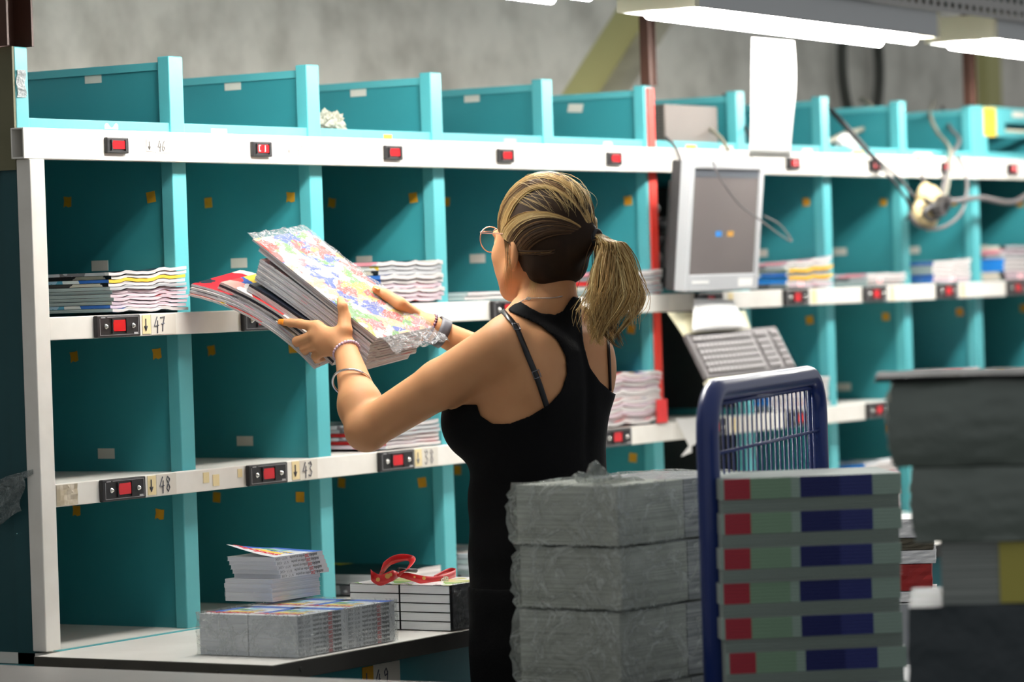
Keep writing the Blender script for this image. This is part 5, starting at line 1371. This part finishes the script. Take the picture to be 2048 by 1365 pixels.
# ponytail
ST = []
CL = np.array([TIEW, onx(1206, 474, XC-.012), onx(1221, 488, XC-.01), onx(1227, 524, XC-.006), onx(1227, 575, XC-.004), onx(1216, 622, XC-.004), onx(1207, 660, XC-.006), onx(1204, 692, XC-.008)])
RD = np.array([.008, .012, .019, .034, .050, .056, .050, .036])
NCL = 34; CA = rh.uniform(0, 2*math.pi, NCL); CQ = np.sqrt(rh.uniform(0.03, 1, NCL)); CLn = rh.uniform(.70, 1.06, NCL)*(1.08-.28*CQ); CP = rh.uniform(0, 6, NCL); CW = rh.uniform(.003, .010, NCL); CS = rh.uniform(0, 1, NCL); CF = rh.normal(0, .03, NCL)
for i in range(2600):
    g = i % NCL; da = rh.normal(0, .5); dq = rh.normal(0, .22); L_ = CLn[g]*rh.uniform(.8, 1.06); P_ = []
    lo_ = rh.uniform() < .06
    for t in np.linspace(0, L_, 18):
        f_ = min(t, .999)*(len(CL)-1); k0 = int(f_); w0 = f_-k0
        c = CL[k0]*(1-w0)+CL[k0+1]*w0; R0 = RD[k0]*(1-w0)+RD[k0+1]*w0
        sp_ = 1-.75*min(1, max(0, t-.25)/.7) if not lo_ else 1.3
        a = CA[g]+da*sp_; q = max(0.02, CQ[g]+dq*sp_)
        k_ = min(1, t/.25); e = np.array([math.cos(a), math.sin(a)*k_*.9, math.sin(a)*(1-k_)])
        wv_ = CW[g]*math.sin(9*t+CP[g])*min(1, t*2.5)*(1.6 if t > .6 else 1)
        P_.append(c+e*R0*q+RT*(wv_+CF[g]*max(0, t-.5)**1.5*1.6)+FW*CW[g]*.7*math.cos(8*t+CP[g])*t+np.array([0, 0, -.05])*max(0, t-1))
    sh_ = CS[g]*.8+.2*rh.uniform()
    col = BLD[(g+i//NCL) % 4] if sh_ > .26 else BRN[3]
    ST.append((P_, rh.uniform(.0006, .0012), col*.72, col*1.15))
hair_mesh('ponytail', ST, WOM)
# loose strands by the ear and flyaways
ST = []
for i in range(11):
    a = onx(1009+rh.normal(0, 1.5), 468, XC-.074); P_ = []
    for t in np.linspace(0, 1, 12):
        q = trace(body, 1010+8*math.sin(2.5*t)+rh.normal(0, .2)+6*t*(i % 3-1)+(i-5)*.5, 470+120*t*(.75+.25*(i % 5)/4), 6.2); P_.append(q-FW*.004-RT*.001)
    ST.append((P_, .00045, BRN[3], BLD[1]))
for i in range(12):
    P_ = [trace(body, 1052+14*math.sin(2.2*t)-9*t*t*(i % 4)/1.5+i*.9, 500+95*t, 6.2)-FW*.004 for t in np.linspace(0, 1, 12)]
    ST.append((P_, .00045, BLD[1], BLD[0]))
for i in range(60):
    d_ = np.array([rh.normal(-.02, .05), rh.uniform(-.09, .05), rh.uniform(.05, .1)]); q = on_cap(d_, .0); o_ = rh.normal(0, .35, 3); P_ = []
    for t in np.linspace(0, 1, 10): P_.append(turn(on_cap(d_+np.array([o_[0]*.06, -.12, -.03])*t, .02+.16*abs(o_[1])*math.sin(math.pi*t))))
    ST.append((P_, .00028, BLD[0], BLD[3]))
hair_mesh('loose_strands', ST, WOM)
mb = MB(); ta = np.array([0, -1., .15]); u = np.array([1., 0, 0]); w_ = np.cross(ta, u); w_ /= np.linalg.norm(w_); c = TIEW+np.array([0, -.004, .001])
for k in (-1, 0, 1): mb.tube([c+ta*.0045*k+(u*math.cos(a)+w_*math.sin(a))*.0135 for a in np.linspace(0, 2*math.pi, 24, endpoint=False)], .0038, 7, closed=True)
mb.build('hair_tie', mat('black elastic', H(14, 14, 16), .6), WOM, smooth=True)

# ================================================================ THE STACK IN HER HANDS
HELD = 'magazines held in her hands'
HCOV = cover_mat('held cover', [H(248, 240, 225), H(230, 70, 60), H(250, 215, 70), H(245, 236, 225), H(60, 90, 190), H(250, 190, 150), H(110, 170, 80), H(248, 246, 240), H(225, 110, 120)], 24, 1.2, seed=21)
def held(i, n, u, v, w, l, z0, t, rot, cov, pg, bend=0., sp=None, lab=None):
    """one magazine of the held stack; z0 = depth below the top cover"""
    o = P00+Wd*u+Ld*v-Nd*z0; c, s_ = math.cos(rot), math.sin(rot); ex = Wd*c+Ld*s_; ey = Ld*c-Wd*s_
    M = frame(o, ex, ey, Nd); mb = MB(); nx, ny = 5, 12
    f = lambda a, b: -bend*((b-.35)**2)
    vs = []
    for k in (0, 1):
        for ii in range(nx+1):
            for jj in range(ny+1): vs.append((w*ii/nx, l*jj/ny, f(ii/nx, jj/ny)-t*(1-k)))
    K = (nx+1)*(ny+1); q = lambda k, a, b: k*K+a*(ny+1)+b
    mb.add(vs, [(q(1, a, b), q(1, a+1, b), q(1, a+1, b+1), q(1, a, b+1)) for a in range(nx) for b in range(ny)]+[(q(0, a, b), q(0, a, b+1), q(0, a+1, b+1), q(0, a+1, b)) for a in range(nx) for b in range(ny)], 0)
    e = [(q(0, a, 0), q(0, a+1, 0), q(1, a+1, 0), q(1, a, 0)) for a in range(nx)]+[(q(0, a+1, ny), q(0, a, ny), q(1, a, ny), q(1, a+1, ny)) for a in range(nx)]
    e2 = [(q(0, 0, b+1), q(0, 0, b), q(1, 0, b), q(1, 0, b+1)) for b in range(ny)]+[(q(0, nx, b), q(0, nx, b+1), q(1, nx, b+1), q(1, nx, b)) for b in range(ny)]
    mb.f += e+e2; mb.m += [1]*len(e)+[2]*len(e2)
    ob = mb.build('magazine', [cov, pg, sp or pg], loc=(0, 0, 0)); ob.matrix_world = M
    return tag(ob, lab or f'{ordl(i, n)} magazine of the stack held in her hands', 'magazine', HELD)
NH = 21; z0 = 0.
LG = pages_mat('light page edges', H(226, 226, 228), H(150, 150, 156), 1400)
DKC = mat('dark blue black cover', H(24, 28, 40), .3)
spec = []
for i in range(NH):
    if i == 0: spec.append((0, 0, .195, .325, .004, 0, HCOV, LG, .0))
    elif i < 3: spec.append((.002, .004, .192, .30, .0045, .0, C[2], LG, .0))
    elif i < 11: spec.append((.003-.001*(i % 2), .012-.0016*i, .185, .285, .0048, .004*(i-3)*.4, C[3] if i % 3 else C[4], LG, .02))
    elif i < 14: spec.append((-.004, .0, .19, .28, .0048, .03, DKC if i == 11 else C[0], LG if i != 12 else PG, .03))
    elif i < 17: spec.append((-.010, .05, .19, .28, .0046, .05, C[0] if i != 15 else DKC, PG, .06))
    else: spec.append((-.016, .085-.003*(i-17), .19, .29, .0046, .085+.012*(i-17), C[i % 5], (PG, LG)[i % 2], .10))
for i, (u, v, w, l, t, rot, cov, pg, bend) in enumerate(spec):
    held(i, NH, u, v, w, l, z0, t, rot, cov, pg, bend, DKC if i in (11, 15) else None); z0 += t+.0004+(.0015 if i in (2, 10, 13, 16) else 0)
fm = thing('plastic_wrap', tuple(P00), 'shiny clear film sleeve round the topmost held magazine', 'film')
mb = MB()
def slv(u, v):
    a = -.004+.205*u; b = -.045+.385*v
    wob = .003*math.sin(31*u+17*v)*math.sin(23*v-9*u)*(1.+2.5*max(0, .25-v)*4)
    return P00+Wd*a+Ld*(b-.012*max(0, .16-v)*math.sin(20*u))+Nd*(.0025+max(-.0015, wob)-.05*max(0, .12-v)*(.5+.5*math.sin(14*u)))
mb.grid(slv, 22, 34, two=.0003)
mb.build('film', film_mat('shiny sleeve', H(245, 245, 248), .8, .08, 40, .9), fm, smooth=True)
# ================================================================ CAMERA, WORLD
cam = bpy.data.cameras.new('camera'); co = bpy.data.objects.new('camera', cam); COL.objects.link(co)
co.matrix_world = Matrix(((RT[0], UP[0], -FW[0], CAM[0]), (RT[1], UP[1], -FW[1], CAM[1]), (RT[2], UP[2], -FW[2], CAM[2]), (0, 0, 0, 1)))
cam.sensor_width = 36; cam.lens = FPX/2048*36; cam.clip_start = .1
cam.dof.use_dof = True; cam.dof.focus_distance = 6.5; cam.dof.aperture_fstop = 3.3; cam.dof.aperture_blades = 9
SC.camera = co
w = bpy.data.worlds.new('world'); SC.world = w; w.use_nodes = True
bg = w.node_tree.nodes['Background']; bg.inputs[0].default_value = (.95, .97, 1, 1); bg.inputs[1].default_value = .43
vs = SC.view_settings; SC.display_settings.display_device = 'sRGB'
vs.view_transform = 'Standard'; vs.look = 'None'; vs.gamma = 1; vs.exposure = 0.0; vs.use_curve_mapping = False
